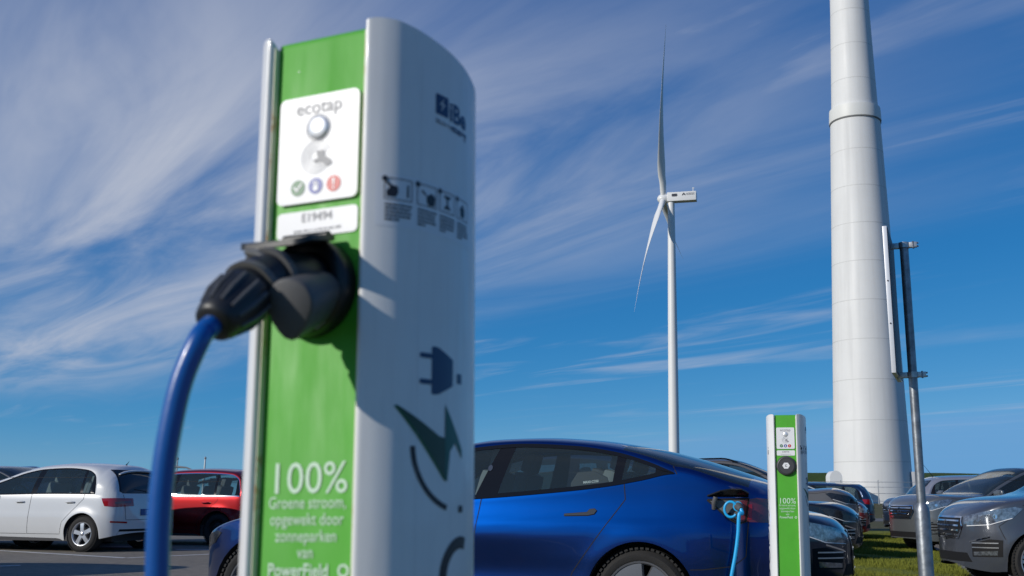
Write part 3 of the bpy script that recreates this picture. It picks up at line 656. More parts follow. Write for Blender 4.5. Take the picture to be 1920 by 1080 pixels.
def build_car(name, sp):
    c = Car(); c.sp = sp; root = empty(name); c.root = root
    xr, xf, wb, R, Wd = sp['xr'], sp['xf'], sp['wb'], sp['R'], sp['W']
    top, belt, dlo = pchip(sp['top']), pchip(sp['belt']), pchip(sp['dlo'])
    q = pchip(sp.get('q', QZ)); ln, lr, nf, nr = sp.get('ln', .75), sp.get('lr', .6), sp.get('nf', 2.6), sp.get('nr', 3.2)
    d0, d1 = sp['dlo'][0][0], sp['dlo'][-1][0]; Ra = sp.get('Ra', R+.045); sill = sp.get('sill', .20); k_t = sp.get('tumble', .42)
    xh, xc = sp['screen']; xw0, xw1 = sp['back']            # windscreen header/base, rear window lower/upper
    low = pchip([(xr, sp.get('zr', .34)), (xr+.10, .30), (xr+.45, sill+.03), (-Ra-.05, sill+.02), (Ra+.05, sill), (wb-Ra-.05, sill), (wb+Ra+.05, sill+.01), (xf-.3, sill), (xf-.08, sill+.03), (xf, sp.get('zf', .28))])
    eps = .0012
    X = set(np.round(np.linspace(xr, xf, sp.get('nx', 84)), 4).tolist())
    X |= {round(xr+lr*(1-cos(t))*.5, 4) for t in np.linspace(0, pi/2, 9)} | {round(xf-ln*(1-cos(t))*.5, 4) for t in np.linspace(0, pi/2, 10)}
    X |= {round(v, 4) for v in (d0, d1, xh, xc, xw0, xw1)} | {round(p[0], 4) for p in sp['dlo']}
    for ax in (0, wb):
        X = {x for x in X if not (abs(x-ax) < Ra+.03)}
        X |= {round(ax-Ra*cos(t), 5) for t in np.linspace(0, pi, 25)} | {round(ax-Ra-eps, 5), round(ax+Ra+eps, 5), round(ax-Ra-.03, 5), round(ax+Ra+.03, 5)}
    X |= {round(v, 4) for v in (d0, d1, xh, xc, xw0, xw1)}
    X = sorted(X); X = [x for i, x in enumerate(X) if i == 0 or x-X[i-1] > 5e-4]
    def ez(x):
        e = 1.
        if x > xf-ln: t = (x-xf+ln)/ln; e = max(0, 1-t**nf)**(1/nf)
        if x < xr+lr: t = (xr+lr-x)/lr; e = min(e, max(0, 1-t**nr)**(1/nr))
        return e
    pw = pchip(sp.get('plan', [(xr, .97), (-.1, 1.), (wb*.5, .995), (wb+.1, .985), (xf, .95)]))
    def zlow(x):
        z = low(x)
        for ax in (0, wb):
            if abs(x-ax) < Ra: z = max(z, R+sqrt(max(0, Ra*Ra-(x-ax)**2)))
            elif abs(x-ax) < Ra+eps*.9: z = max(z, R)
        return z
    fl = sp.get('flare', .016)
    def ylow(x, z):
        y = Wd*pw(x)*ez(x)*q(z)
        for ax in (0, wb):
            r = sqrt((x-ax)**2+(z-R)**2); y += fl*math.exp(-((r-Ra)/.085)**2)*min(1, ez(x)*1.5)*(1 if z > R-.15 else .3)
        for (xa, xb, za, zb_, dy) in sp.get('dents', ()):         # soft pressed hollows
            ta, tb_ = (x-xa)/(xb-xa), (z-za)/(zb_-za)
            if 0 < ta < 1 and 0 < tb_ < 1: y += dy*sin(pi*ta)**1.2*sin(pi*tb_)**1.5
        return y
    nL, nD, nT = sp.get('nL', 15), 5, 11; n_top = sp.get('ntop', 2.5)
    rows = []; zones = []
    for x in X:
        zl, zb_ = zlow(x), belt(x); zb_ = max(zb_, zl+.02); zd = dlo(x) if d0 <= x <= d1 else zb_; zd = max(zd, zb_)
        zt = max(top(x), zd+.012); pts = []
        for i in range(nL+1):
            z = zl+(zb_-zl)*i/nL; pts.append((x, ylow(x, z), z))
        yb = pts[-1][1]; yd = max(.02, yb-k_t*(zd-zb_)) if ez(x) > 0 else 0.
        for i in range(1, nD+1):
            t = i/nD; z = zb_+(zd-zb_)*t; pts.append((x, yb+(yd-yb)*t+.018*sin(pi*t)*(zd-zb_)/.4, z))
        for i in range(1, nT+1):
            ph = pi/2*i/nT; e = 2/n_top; pts.append((x, yd*cos(ph)**e if i < nT else 0., zd+(zt-zd)*sin(ph)**e))
        rows.append(pts)
    n = len(rows[0]); bm = bmesh.new(); zl_ = bm.faces.layers.int.new('zone')
    VL = [[bm.verts.new(p) for p in r] for r in rows]; VR = [[bm.verts.new((p[0], -p[1], p[2])) for p in r] for r in rows]
    for i in range(len(X)-1):
        xm = (X[i]+X[i+1])/2
        for j in range(n-1):
            zone = 0 if j < nL else 1 if j < nL+nD else 2
            if zone == 1 and not (d0 <= xm <= d1): zone = 0
            if zone == 2:
                jt = j-nL-nD
                if xh < xm < xc and jt >= 2: zone = 3
                if sp.get('rear') != 'hatch' and xw0 < xm < xw1 and jt >= 2: zone = 4
            for S, fw in ((VL, 1), (VR, 0)):
                a, b, d, e = S[i][j], S[i+1][j], S[i+1][j+1], S[i][j+1]
                f = bm.faces.new((a, e, d, b) if fw else (a, b, d, e)); f[zl_] = zone
    bmesh.ops.remove_doubles(bm, verts=bm.verts, dist=2e-5)
    bmesh.ops.dissolve_degenerate(bm, edges=bm.edges, dist=1e-5)
    # cuts for doors and panes
    def cut(p, q_, zone):
        d = Vector((q_[0]-p[0], 0, q_[1]-p[1])); no = Vector((-d.z, 0, d.x)).normalized()
        lo, hi = min(p[0], q_[0])-.05, max(p[0], q_[0])+.05; zlo, zhi = min(p[1], q_[1])-.08, max(p[1], q_[1])+.08
        fs = [f for f in bm.faces if f[zl_] == zone and lo-.1 < f.calc_center_median().x < hi+.1 and zlo < f.calc_center_median().z < zhi]
        ge = set(fs)
        for f in fs: ge.update(f.edges); ge.update(f.verts)
        bmesh.ops.bisect_plane(bm, geom=list(ge), dist=1e-5, plane_co=(p[0], 0, p[1]), plane_no=no)
    for ps in sp.get('panes', ()):
        cut(*ps[0], 1); cut(*ps[1], 1)
    for dpoly in sp.get('doors', ()):
        for a, b in zip(dpoly, dpoly[1:]+dpoly[:1]):
            if abs(a[0]-b[0]) > 1e-6 or abs(a[1]-b[1]) > 1e-6: cut(a, b, 0)
    bm.normal_update()
    def inside(poly, x, z):
        r = False
        for (x0, z0), (x1, z1) in zip(poly, poly[1:]+poly[:1]):
            if (z0 > z) != (z1 > z) and x < (x1-x0)*(z-z0)/(z1-z0)+x0: r = not r
        return r
    def side_of(l, x, z): (x0, z0), (x1, z1) = l; return (x1-x0)*(z-z0)-(z1-z0)*(x-x0)
    groups = {}
    for f in bm.faces:
        m_ = f.calc_center_median(); zn = f[zl_]; key = ('body', 0)
        if zn == 0:
            for k, dpoly in enumerate(sp.get('doors', ())):
                if inside(dpoly, m_.x, m_.z): key = ('door', k*2+(m_.y > 0))
        elif zn == 1:
            key = ('pillar_trim', 2*sum(side_of(ps[1], m_.x, m_.z) < 0 for ps in sp.get('panes', ()))+(m_.y > 0))
            for k, ps in enumerate(sp.get('panes', ())):
                if side_of(ps[0], m_.x, m_.z) < 0 and side_of(ps[1], m_.x, m_.z) > 0: key = ('side_window', k*2+(m_.y > 0))
        elif zn == 3: key = ('windscreen', 0)
        elif zn == 4: key = ('rear_window', 0)
        groups.setdefault(key, []).append(f)
    c.bvh = BVHTree.FromBMesh(bm); c.parts = {}
    pm = sp['paint']; gm = {'side_window': sp.get('glass', M_glass), 'windscreen': M_screen, 'rear_window': sp.get('rglass', sp.get('glass', M_glass)), 'pillar_trim': M_trim}
    for key, fs in sorted(groups.items()):
        idx = {}; V = []; NN = []; Fq = []
        for f in fs:
            q_ = []
            for v in f.verts:
                if v.index not in idx:
                    idx[v.index] = len(V); V.append(v.co[:]); nn_ = v.normal
                    x_, z_ = v.co.x, v.co.z
                    if abs(v.co.y) > .3 and z_ < belt(x_)-.004 and ez(x_) > .75:      # exact normal of the body side
                        gx = (ylow(x_+.004, z_)-ylow(x_-.004, z_))/.008; gz = (ylow(x_, z_+.004)-ylow(x_, z_-.004))/.008
                        nn_ = Vector((-gx, 1, -gz)).normalized()
                        if v.co.y < 0: nn_.y = -nn_.y
                    NN.append(nn_[:])
                q_.append(idx[v.index])
            Fq.append(q_)
        me = bpy.data.meshes.new(key[0]); me.from_pydata(V, [], Fq); me.update(); me.polygons.foreach_set('use_smooth', [True]*len(Fq))
        me.normals_split_custom_set_from_vertices(NN)
        o = link(key[0], me, gm.get(key[0], pm), root, smooth=False); c.parts.setdefault(key[0], []).append(o)
        c.parts[key] = o
    c.X, c.rows, c.nL, c.nD = X, rows, nL, nD
    bm.free()
    # dark cabin tub, underbody, wheel liners
    zb_mid = belt(wb*.45)
    b = box_bm((wb*.47, 0, .30), (wb-2*Ra-.04, 2*Wd-.10, .22)); box_bm((wb*.5, 0, .30), (xf-xr-.75, 2*Wd-.62, .24), bm=b)
    box_bm((wb/2+.1, 0, .56), (wb*.96, 2*Wd-.66, .40), bm=b)
    from_bm('underbody', b, M_int, root, smooth=False)
    for ax in (0, wb):
        for s in (1, -1):
            V = []; Fq = []; N = 17
            for k in range(N):
                t = pi*k/(N-1); x, z = ax-(Ra+.004)*cos(t), R+(Ra+.004)*sin(t)
                for y in (Wd*.96, Wd-.34): V.append((x, s*min(y, Wd*pw(ax)*.955), z))
            Fq = [(2*k, 2*k+1, 2*k+3, 2*k+2) for k in range(N-1)]+[tuple(range(1, 2*N, 2))]
            from_py('wheel_liner', V, Fq, M_int, root)
    # cabin: seats and dashboard
    hs = belt(wb*.5)
    for sx, nn in ((sp.get('seat_f', wb*.50), 2), (sp.get('seat_r', wb*.20), 2)):
        for s in (-1, 1):
            y = s*.37; bs = box_bm((sx+.02, y, .55), (.48, .46, .16), bevel=.05); Rt = Matrix.Rotation(-.28, 3, 'Y')
            box_bm((sx-.27, y, hs-.08), (.14, .46, .62), bm=bs, rot=Rt, bevel=.06); box_bm((sx-.37, y, hs+.30), (.10, .25, .17), bm=bs, rot=Rt, bevel=.04)
            from_bm('seat', bs, M_seat, root)
    from_bm('dashboard', box_bm((xc-.42, 0, hs-.10), (.55, 2*Wd-.5, .24), bevel=.08), M_int, root)
    from_bm('steering_wheel', tube([(xc-.80+.02*sin(t), .37+.18*cos(t), hs-.02+.18*sin(t)) for t in np.linspace(0, 2*pi, 20)], .014, 8), M_int, root)
    # wheels
    for ax in (0, wb):
        for s in (1, -1): wheel(c, (ax, s*(sp.get('track', Wd-.035)), R), s, sp)
    return c
WHEELS = {}
def wheel(c, loc, s, sp):
    R, w, rr = sp['R'], sp.get('tw', .215), sp.get('rim', .235); st = sp.get('style', 'five'); key = (R, w, rr, st, sp.get('rimmat').name if sp.get('rimmat') else '')
    if key not in WHEELS:
        h = w; pr = [(rr-.012, -h*.97), (rr+.004, -h), (rr+(R-rr)*.45, -h-.006+.0), (R-.028, -h+.012), (R-.010, -h+.030), (R, -h+.055), (R, -.055), (R-.010, -.030), (R-.028, -.010), (rr+(R-rr)*.5, .006), (rr+.012, .004), (rr+.002, -.004), (rr-.008, -.02), (rr-.012, -.05)]
        bt = lathe([(r, y) for r, y in pr], 56, 'Y', close=True)
        # tread blocks on the shoulder
        for k in range(56):
            a = 2*pi*k/56
            for y, hw in ((-.022, .016), (-h+.022, .016), (-h*.36, .028), (-h*.66, .028)):
                M3 = Matrix.Rotation(-a, 3, 'Y')
                if abs(y+.022) < .001 or abs(y+h-.022) < .001: box_bm(M3 @ Vector((R-.006, y, 0)), (.014, hw*2, R*2*pi/56*.62), bm=bt, rot=M3)
        me_t = bpy.data.meshes.new('tyre'); bt.to_mesh(me_t); bt.free()
        bh = lathe([(.0, -.10), (rr*.62, -.10), (rr*.62, -.085), (.07, -.08), (.06, -.05), (.0, -.05)], 32, 'Y'); me_h = bpy.data.meshes.new('wheel'); bh.to_mesh(me_h); bh.free()
        br = lathe([(rr-.018, -h*.9), (rr-.012, -.06), (rr-.004, -.012), (rr+.003, -.002), (rr+.001, .004), (rr-.010, .002), (rr-.020, -.012), (rr-.026, -.05), (rr-.030, -h*.9)], 48, 'Y', close=True)
        def spoke(a, w0, w1, wid_in=.03, y0=-.012, y1=-.016, th=.03):
            V = []; M3 = Matrix.Rotation(-a, 3, 'Y')
            for r, ww, yy in ((wid_in, w0, y0), ((wid_in+rr)*.5, (w0+w1)*.46, (y0+y1)/2+.004), (rr-.012, w1, y1)):
                for dy in (0, -th):
                    for sg in (-1, 1): V.append(br.verts.new(M3 @ Vector((r, yy+dy, sg*ww*(1 if dy == 0 else 1.15)))))
            for k in (0, 4):
                a0, b0, c0, d0_ = V[k:k+4]; a1, b1, c1, d1_ = V[k+4:k+8]
                for f in ((a0, b0, b1, a1), (c0, c1, d1_, d0_), (a0, a1, c1, c0), (b0, d0_, d1_, b1)): br.faces.new(f)
        if st == 'five':
            for k in range(5): spoke(2*pi*k/5+pi/2, .034, .038)
        elif st == 'ten':
            for k in range(5):
                for d in (-.13, .13): spoke(2*pi*k/5+pi/2+d, .016, .017)
        elif st == 'seven':
            for k in range(7): spoke(2*pi*k/7+pi/2, .026, .030)
        elif st == 'aero':
            for k in range(5): spoke(2*pi*k/5+pi/2, .055, .108, .03, -.004, -.006, .02)
        elif st == 'steel':
            lathe([(.05, -.02), (rr*.45, -.015), (rr*.62, -.035), (rr*.80, -.04), (rr-.01, -.03), (rr-.012, -.045), (.05, -.05)], 40, 'Y', bm=br)
            for k in range(12): box_bm(Matrix.Rotation(2*pi*k/12, 3, 'Y') @ Vector((rr*.76, -.028, 0)), (.03, .016, .028), bm=br, rot=Matrix.Rotation(2*pi*k/12, 3, 'Y'), bevel=.005)
        lathe([(.0, .0), (.028, -.001), (.036, -.006), (.045, -.02), (.05, -.04)], 24, 'Y', bm=br)
        bmesh.ops.recalc_face_normals(br, faces=br.faces)
        me_r = bpy.data.meshes.new('rim'); br.to_mesh(me_r); br.free()
        for me, m in ((me_t, M_rub), (me_h, M_disc), (me_r, sp.get('rimmat', M_alloy))):
            me.materials.append(m); me.polygons.foreach_set('use_smooth', [True]*len(me.polygons)); me.set_sharp_from_angle(angle=radians(38))
        WHEELS[key] = (me_t, me_h, me_r)
    me_t, me_h, me_r = WHEELS[key]
    h = bpy.data.objects.new('wheel', me_h); COL.objects.link(h); h.parent = c.root; h.location = loc; h.rotation_euler = (0, sp.get('spin', .3), 0 if s > 0 else pi)
    for nm, me in (('tyre', me_t), ('rim', me_r)):
        o = bpy.data.objects.new(nm, me); COL.objects.link(o); o.parent = h
    return h
# patches and ribbons laid on the body from a side, front, rear or slanted view
def view_dir(v):
    """v: 'L','R','F','B' or an angle in degrees (0 = from the front, 90 = from the car's left, 180 = rear)"""
    a = {'F': 0, 'L': 90, 'B': 180, 'R': -90}.get(v, v); a = radians(a); d = Vector((-cos(a), -sin(a), 0)); rt = Vector((-sin(a), cos(a), 0)); return d, rt
def hit(c, a, b, v, off=0.):
    d, rt = view_dir(v); ctr = Vector((c.sp['wb']/2, 0, 0)) if v in ('L', 'R', 'F', 'B') else Vector((c.sp['wb']/2, 0, 0))
    if v == 'L': o = Vector((a, 5, b))
    elif v == 'R': o = Vector((a, -5, b))
    elif v == 'F': o = Vector((9, a, b))
    elif v == 'B': o = Vector((-9, a, b))
    else: o = ctr+rt*a+Vector((0, 0, b))-d*9
    p, n, i, t = c.bvh.ray_cast(o, d)
    if p is None: return None
    if n.dot(d) > 0: n = -n
    return p+n*off, n
def patch(c, name, poly, v, m, off=.003, step=.04, parent=None, th=.006, smooth=True):
    bm = art_cut(art_cut(art_poly(poly), step), step, 1); bad = []; nrm = {}
    for vt in bm.verts:
        h = hit(c, vt.co.x, vt.co.y, v, off)
        if h is None: bad.append(vt); continue
        vt.co = h[0]; nrm[vt] = h[1]
    bmesh.ops.delete(bm, geom=bad, context='VERTS')
    bm.normal_update(); d, _ = view_dir(v)
    if sum(f.normal.dot(d)*f.calc_area() for f in bm.faces) > 0: bmesh.ops.reverse_faces(bm, faces=bm.faces)
    if th:
        be_ = [e for e in bm.edges if e.is_boundary]; ret = bmesh.ops.extrude_edge_only(bm, edges=be_)
        src = {}
        for g in ret['geom']:
            if isinstance(g, bmesh.types.BMVert): g.co += d*th
        bmesh.ops.recalc_face_normals(bm, faces=bm.faces)
        if sum(f.normal.dot(d)*f.calc_area() for f in bm.faces if abs(f.normal.dot(d)) > .3) > 0: bmesh.ops.reverse_faces(bm, faces=bm.faces)
    return from_bm(name, bm, m, parent or c.root, smooth, 45)
def ribbon(c, name, lines, v, m, w=.005, off=.0012, parent=None, step=.025):
    bm = bmesh.new()
    for line in lines:
        pts = []
        for (x0, z0), (x1, z1) in zip(line, line[1:]):
            L_ = sqrt((x1-x0)**2+(z1-z0)**2); k = max(1, int(L_/step)); pts += [(x0+(x1-x0)*i/k, z0+(z1-z0)*i/k) for i in range(k)]
        pts.append(line[-1]); prev = None
        for i, p in enumerate(pts):
            a, b = pts[max(i-1, 0)], pts[min(i+1, len(pts)-1)]; l = sqrt((b[0]-a[0])**2+(b[1]-a[1])**2) or 1; nx, nz = -(b[1]-a[1])/l*w/2, (b[0]-a[0])/l*w/2
            h0, h1 = hit(c, p[0]+nx, p[1]+nz, v, off), hit(c, p[0]-nx, p[1]-nz, v, off)
            if h0 is None or h1 is None or (h0[0]-h1[0]).length > w*6: prev = None; continue
            q = (bm.verts.new(h0[0]), bm.verts.new(h1[0]))
            if prev and (prev[0].co-q[0].co).length < .3: bm.faces.new((prev[0], prev[1], q[1], q[0]))
            prev = q
    bm.normal_update(); d, _ = view_dir(v)
    for f in bm.faces:
        if f.normal.dot(d) > 0: f.normal_flip()
    return from_bm(name, bm, m, parent or c.root)
def dlo_trim(c, m, w=.022, which='both'):
    """moulding round the side glass, following the belt and the window top"""
    sp = c.sp; d0, d1 = sp['dlo'][0][0], sp['dlo'][-1][0]
    for s in (1, -1):
        bm = bmesh.new()
        for j, up in ((c.nL, 1), (c.nL+c.nD, -1)):
            if which == 'belt' and up < 0: continue
            prev = None
            for x, r in zip(c.X, c.rows):
                if not (d0-1e-6 <= x <= d1+1e-6): continue
                p = Vector(r[j]); nb = Vector(r[j+up*2]); dd = (nb-p); l = dd.length
                a = p-(dd.normalized()*.004 if l > 1e-4 else Vector()); b = p+(dd*min(1, w/l) if l > 1e-4 else Vector((0, 0, .0)))
                off = Vector((0, .005, .0015)); q = [bm.verts.new(((a+off).x, s*(a+off).y, (a+off).z)), bm.verts.new(((b+off).x, s*(b+off).y, (b+off).z))]
                if prev: 
                    try: bm.faces.new((prev[0], prev[1], q[1], q[0]))
                    except ValueError: pass
                prev = q
        bmesh.ops.remove_doubles(bm, verts=bm.verts, dist=1e-5)
        from_bm('window_moulding', bm, m, c.root)
def mirror(c, x, z, m, s_both=(1, -1), w=.20):
    Wd = c.sp['W']
    for s in s_both:
        b = box_bm((x, s*(Wd+.085), z), (.10, w, .135), bevel=.045)
        for vt in b.verts:
            if vt.co.x > x: vt.co.z = z+(vt.co.z-z)*.75; vt.co.y -= s*.012
        o = from_bm('door_mirror', b, m, c.root)
        from_bm('mirror_arm', tube([(x+.01, s*(Wd-.10), z-.06), (x+.01, s*(Wd+.02), z-.045)], [.022, .016], 8), M_trim, o)
        from_bm('mirror_glass', box_bm((x-.0515, s*(Wd+.085), z), (.003, w-.05, .085), bevel=.001), M_chr, o)
def place(c, x, y, az, z=0.):
    """rear-axle centre on the ground, az = compass direction of the nose (0 = away from the camera, 90 = right)"""
    c.root.location = (x, y, z); c.root.rotation_euler = (0, 0, pi/2-radians(az))
def mirror_pts(poly): return [(-a, b) for a, b in poly]
def p3(c, pts, v):
    d, rt = view_dir(v)
    if v in ('L', 'R'): return [(x, z) for x, y, z in pts]
    if v in ('F', 'B'): return [(y, z) for x, y, z in pts]
    return [(rt.dot(Vector((x-c.sp['wb']/2, y, 0))), z) for x, y, z in pts]
def both(c, name, pts, ang, m, sides=(1, -1), **k):
    return [patch(c, name, p3(c, [(x, s*y, z) for x, y, z in pts], s*ang), s*ang, m, **k) for s in sides]
def arc_line(x, R, r, a0, a1, n=14): return [(x+r*cos(radians(a0+(a1-a0)*k/n)), R+r*sin(radians(a0+(a1-a0)*k/n))) for k in range(n+1)]
def plate_at(c, view, zc, m, ink, txt, w=.52, h=.11, y0=0., off=.012):
    o = patch(c, 'number_plate', [(y0-w/2, zc-h/2), (y0+w/2, zc-h/2), (y0+w/2, zc+h/2), (y0-w/2, zc+h/2)], view, m, off=off, step=.2, th=.012)
    if txt:
        sgn = -1 if view == 'B' else 1; bm = art_text(txt, h*.95, 0, -h*.33, bold=.015, sx=.8)
        x = hit(c, y0, zc, view, off+.003)[0].x
        art_place('lettering', bm, lambda a, b: (x, y0+sgn*a, zc+b), ink, o, flip=False)
    return o
# ---------------------------------------------------------------- blue fastback saloon
SP = dict(xr=-.978, xf=3.716, wb=2.875, R=.335, W=.925, Ra=.375, nx=120, nL=24, sill=.20, ln=1.05, nf=2.3, lr=.62, nr=2.9, tumble=.46, flare=.010, ntop=2.35,
  top=[(-.978, .62), (-.955, .86), (-.90, 1.075), (-.80, 1.12), (-.60, 1.19), (-.3, 1.283), (0, 1.355), (.4, 1.418), (.8, 1.442), (1.15, 1.436), (1.5, 1.38), (1.9, 1.24), (2.25, 1.08), (2.5, .975), (2.9, .90), (3.3, .82), (3.55, .72), (3.68, .60), (3.716, .5)],
  belt=[(-.978, .58), (-.95, .82), (-.86, .965), (-.6, 1.06), (-.235, 1.16), (0, 1.115), (.23, 1.075), (.75, 1.02), (1.2, .985), (1.9, .95), (2.4, .90), (2.9, .84), (3.4, .74), (3.65, .60), (3.716, .47)],
  dlo=[(-.235, 1.16), (-.05, 1.235), (.19, 1.305), (.5, 1.352), (.9, 1.372), (1.3, 1.342), (1.7, 1.23), (2.1, 1.04), (2.28, .92)],
  q=[(.12, .88), (.20, .93), (.27, .965), (.36, .972), (.50, .985), (.62, 1.0), (.74, 1.004), (.80, .998), (.88, .975), (.95, .957), (1.02, .946), (1.1, .938), (1.25, .92)],
  dents=[(.30, 2.5, .27, .74, -.040)],
  screen=(1.30, 2.42), back=(-.72, .15), seat_f=1.55, seat_r=.62, style='aero', rimmat=M_alloyd, rim=.245, tw=.235, spin=.42, track=.895,
  panes=[(((.21, 1.0), (.17, 1.36)), ((1.05, .95), (.93, 1.42))), (((1.22, .95), (1.04, 1.42)), ((2.16, .90), (2.08, 1.12))), (((-.10, 1.10), (-.10, 1.30)), ((.15, 1.0), (.10, 1.36)))],
  doors=[[(.115, 1.25), (.105, .985), (.47, .50), (.56, .29), (1.23, .29), (1.15, .985), (1.15, 1.25)], [(1.15, 1.25), (1.15, .985), (1.23, .29), (2.16, .29), (2.32, .58), (2.33, .90), (2.2, 1.25)]],
  paint=paint('blue', (.0004, .042, .225), 1., .34), glass=glass_mat('blue_car_glass', (.80, .90, .90)), rglass=M_glassd)
bc_ = build_car('parked_car', SP); place(bc_, .60, 7.97, -75)
for v in ('L', 'R'):
    ribbon(bc_, 'panel_gap', [[(.115, 1.09), (.105, .985), (.47, .50), (.56, .29), (1.23, .29), (1.15, .985)], [(1.23, .29), (2.16, .29), (2.32, .58), (2.33, .90)],
        [(-.13, .53), (-.42, .535), (-.62, .56), (-.70, .62), (-.72, .84)], [(-.25, 1.155), (-.22, 1.21)]], v, M_gap, .006)
    hdl = [(.53, .873), (.53, .885), (.37, .897), (.352, .917), (.318, .921), (.302, .909), (.318, .886), (.362, .877)]
    ribbon(bc_, 'handle_recess', [hdl+[hdl[0]]], v, M_gap, .007, .0015); patch(bc_, 'door_handle', hdl, v, mat('handle_grey', (.035, .037, .042), .25, 0.), off=.007, step=.03)
    patch(bc_, 'turn_repeater', [(2.42, .70), (2.50, .70), (2.50, .725), (2.42, .725)], v, M_lampd)
    patch(bc_, 'pillar_camera', [(1.115+.017*cos(t), 1.20+.022*sin(t)) for t in np.linspace(0, 2*pi, 13)[:-1]], v, mat('camera_glass', (.08, .09, .11), .05, .3, 1.), off=.004, th=.003)
    ribbon(bc_, 'sill_line', [[(.45, .262), (2.4, .262)]], v, M_trim, .03, .002)
dlo_trim(bc_, M_trim, .026)
both(bc_, 'tail_light', [(-.735, .93, .845), (-.75, .93, .98), (-.86, .86, 1.0), (-.95, .60, .985), (-.97, .50, .93), (-.97, .50, .87), (-.93, .75, .835)], 132, M_redd, off=.004, step=.03)
both(bc_, 'light_strip', [(-.755, .93, .86), (-.765, .93, .955), (-.79, .92, .958), (-.78, .92, .858)], 110, M_red, off=.0065, th=.003)
both(bc_, 'headlight', [(3.38, .70, .64), (3.62, .48, .58), (3.64, .50, .63), (3.52, .62, .70), (3.36, .74, .735), (3.30, .78, .72)], 50, M_lampd, off=.004)
patch(bc_, 'lower_grille', [(-.5, .24), (.5, .24), (.44, .31), (-.44, .31)], 'F', M_plast); plate_at(bc_, 'B', .72, M_platey, M_ink, '', .46)
mirror(bc_, 2.02, 1.0, SP['paint'])
patch(bc_, 'rear_diffuser', [(-.66, .32), (.66, .32), (.60, .45), (-.60, .45)], 'B', M_plast)
from_bm('boot_spoiler', tube([bc_.bvh.ray_cast(Vector((-.865, y, 3)), Vector((0, 0, -1)))[0]+Vector((-.01, 0, .004)) for y in np.linspace(-.66, .66, 15)], [.006]+[.013]*13+[.006], 8, flat=.6), SP['paint'], bc_.root)
# open charge port behind the left rear wheel arch
port = [(-.455, .985), (-.72, .995), (-.70, .845), (-.655, .83), (-.60, .862)]
cp_ = patch(bc_, 'charge_port', port, 'L', mat('port_grey', (.12, .125, .125), .6), off=.003, step=.03)
ribbon(bc_, 'port_edge', [port+[port[0]]], 'L', M_gap, .012, .005, parent=cp_)
def ball_row(parent, pts, r, m, nm):
    for p in pts: from_bm(nm, lathe([(0, .006), (r*.6, .008), (r*.75, .002), (r, .004), (r*1.05, -.004)], 18, 'Y'), m, parent).location = p
hp = hit(bc_, -.635, .875, 'L', .006)[0]; hp2 = hit(bc_, -.60, .885, 'L', .006)[0]
ball_row(cp_, [hp, hp2], .018, M_blk, 'contact_socket')
fb = [hit(bc_, x, 1.005, 'L', .002)[0] for x in (-.47, -.54, -.61, -.68, -.72)]
fo_ = [Vector((-.455, .010, .004)), Vector((-.55, .065, .036)), Vector((-.62, .088, .048)), Vector((-.69, .082, .046)), Vector((-.728, .04, .024))]
V = [p for p in fb]+[Vector((o.x, p.y+o.y, p.z+o.z)) for p, o in zip(fb, fo_)]
V += [p+Vector((0, -.001, .008)) for p in V[:10]]; k = 5
Fq = [(i, i+1, k+i+1, k+i) for i in range(4)]+[(10+i, 10+k+i, 10+k+i+1, 10+i+1) for i in range(4)]+[(k+i, k+i+1, 10+k+i+1, 10+k+i) for i in range(4)]+[(0, k, 10+k, 10), (4, 14, 10+k+4, k+4)]
cf = from_py('charge_flap', V, Fq, M_trim, bc_.root, angle=20)
from_bm('flap_hinge', tube([hit(bc_, -.50, .93, 'L', .0)[0], hit(bc_, -.50, .96, 'L', .03)[0], hit(bc_, -.51, 1.0, 'L', .04)[0]], .016, 10), M_blk2, cf)
tag(bc_.root, 'glossy blue fastback saloon on charge, seen from the side behind the near post', 'car')
# child seat behind the rear window, with its lettering
cs = empty('child_seat'); cs.matrix_world = Matrix.Translation((.60, 7.97, 0)) @ Matrix.Rotation(pi/2-radians(-75), 4, 'Z')
M_cs = mat('child_seat_cloth', (.055, .055, .06), .8)
b = box_bm((.42, .42, .98), (.13, .34, .46), rot=Matrix.Rotation(-.25, 3, 'Y'), bevel=.06); from_bm('shell', b, M_cs, cs)
side_p = [(.60, .86), (.27, .86), (.25, 1.02), (.30, 1.14), (.40, 1.185), (.52, 1.175), (.57, 1.10)]
prism('side_wing', side_p, .565, .605, M_cs, cs, .012); prism('side_wing', side_p, .225, .26, M_cs, cs, .012)
art_place('lettering', art_text('MAXI-COSI', .024, 0, 0, bold=.02, sx=.95), lambda x, y: (.42-x, .607, 1.10+y+.10*x), M_pw, cs)
tag(cs, 'grey child seat with white lettering behind the blue car rear window', 'child seat')
# its light blue cable, hanging from the port to the ground and on to the far post
cb = empty('charging_cable'); ps = Matrix.Translation((.60, 7.97, 0)) @ Matrix.Rotation(pi/2-radians(-75), 4, 'Z')
pw_ = ps @ hit(bc_, -.66, .945, 'L', 0)[0]; on = -ROW; cb.location = (pw_.x, pw_.y, .02); o0 = Vector((pw_.x, pw_.y, .02))
def L3(v): return v-o0
pl_ = from_bm('plug', tube([L3(pw_+on*.005), L3(pw_+on*.05), L3(pw_+on*.09+Vector((.012, 0, -.004))), L3(pw_+on*.12+Vector((.028, 0, -.02)))], [.030, .030, .026, .018], 20), M_blk2, cb)
M_cy = mat('cable_cyan', (.012, .40, .78), .4, 0, .2)
from_bm('plug_band', tube([L3(pw_+on*.052), L3(pw_+on*.066)], .0325, 20), M_cy, pl_)
from_bm('plug_loop', tube([L3(pw_+on*.075+AX*(-.045+.042*cos(t))+Vector((0, 0, -.02+.05*sin(t)))) for t in np.linspace(.6, 5.6, 18)], .009, 10), M_cy, pl_)
Yc = (pw_+on*.12).y
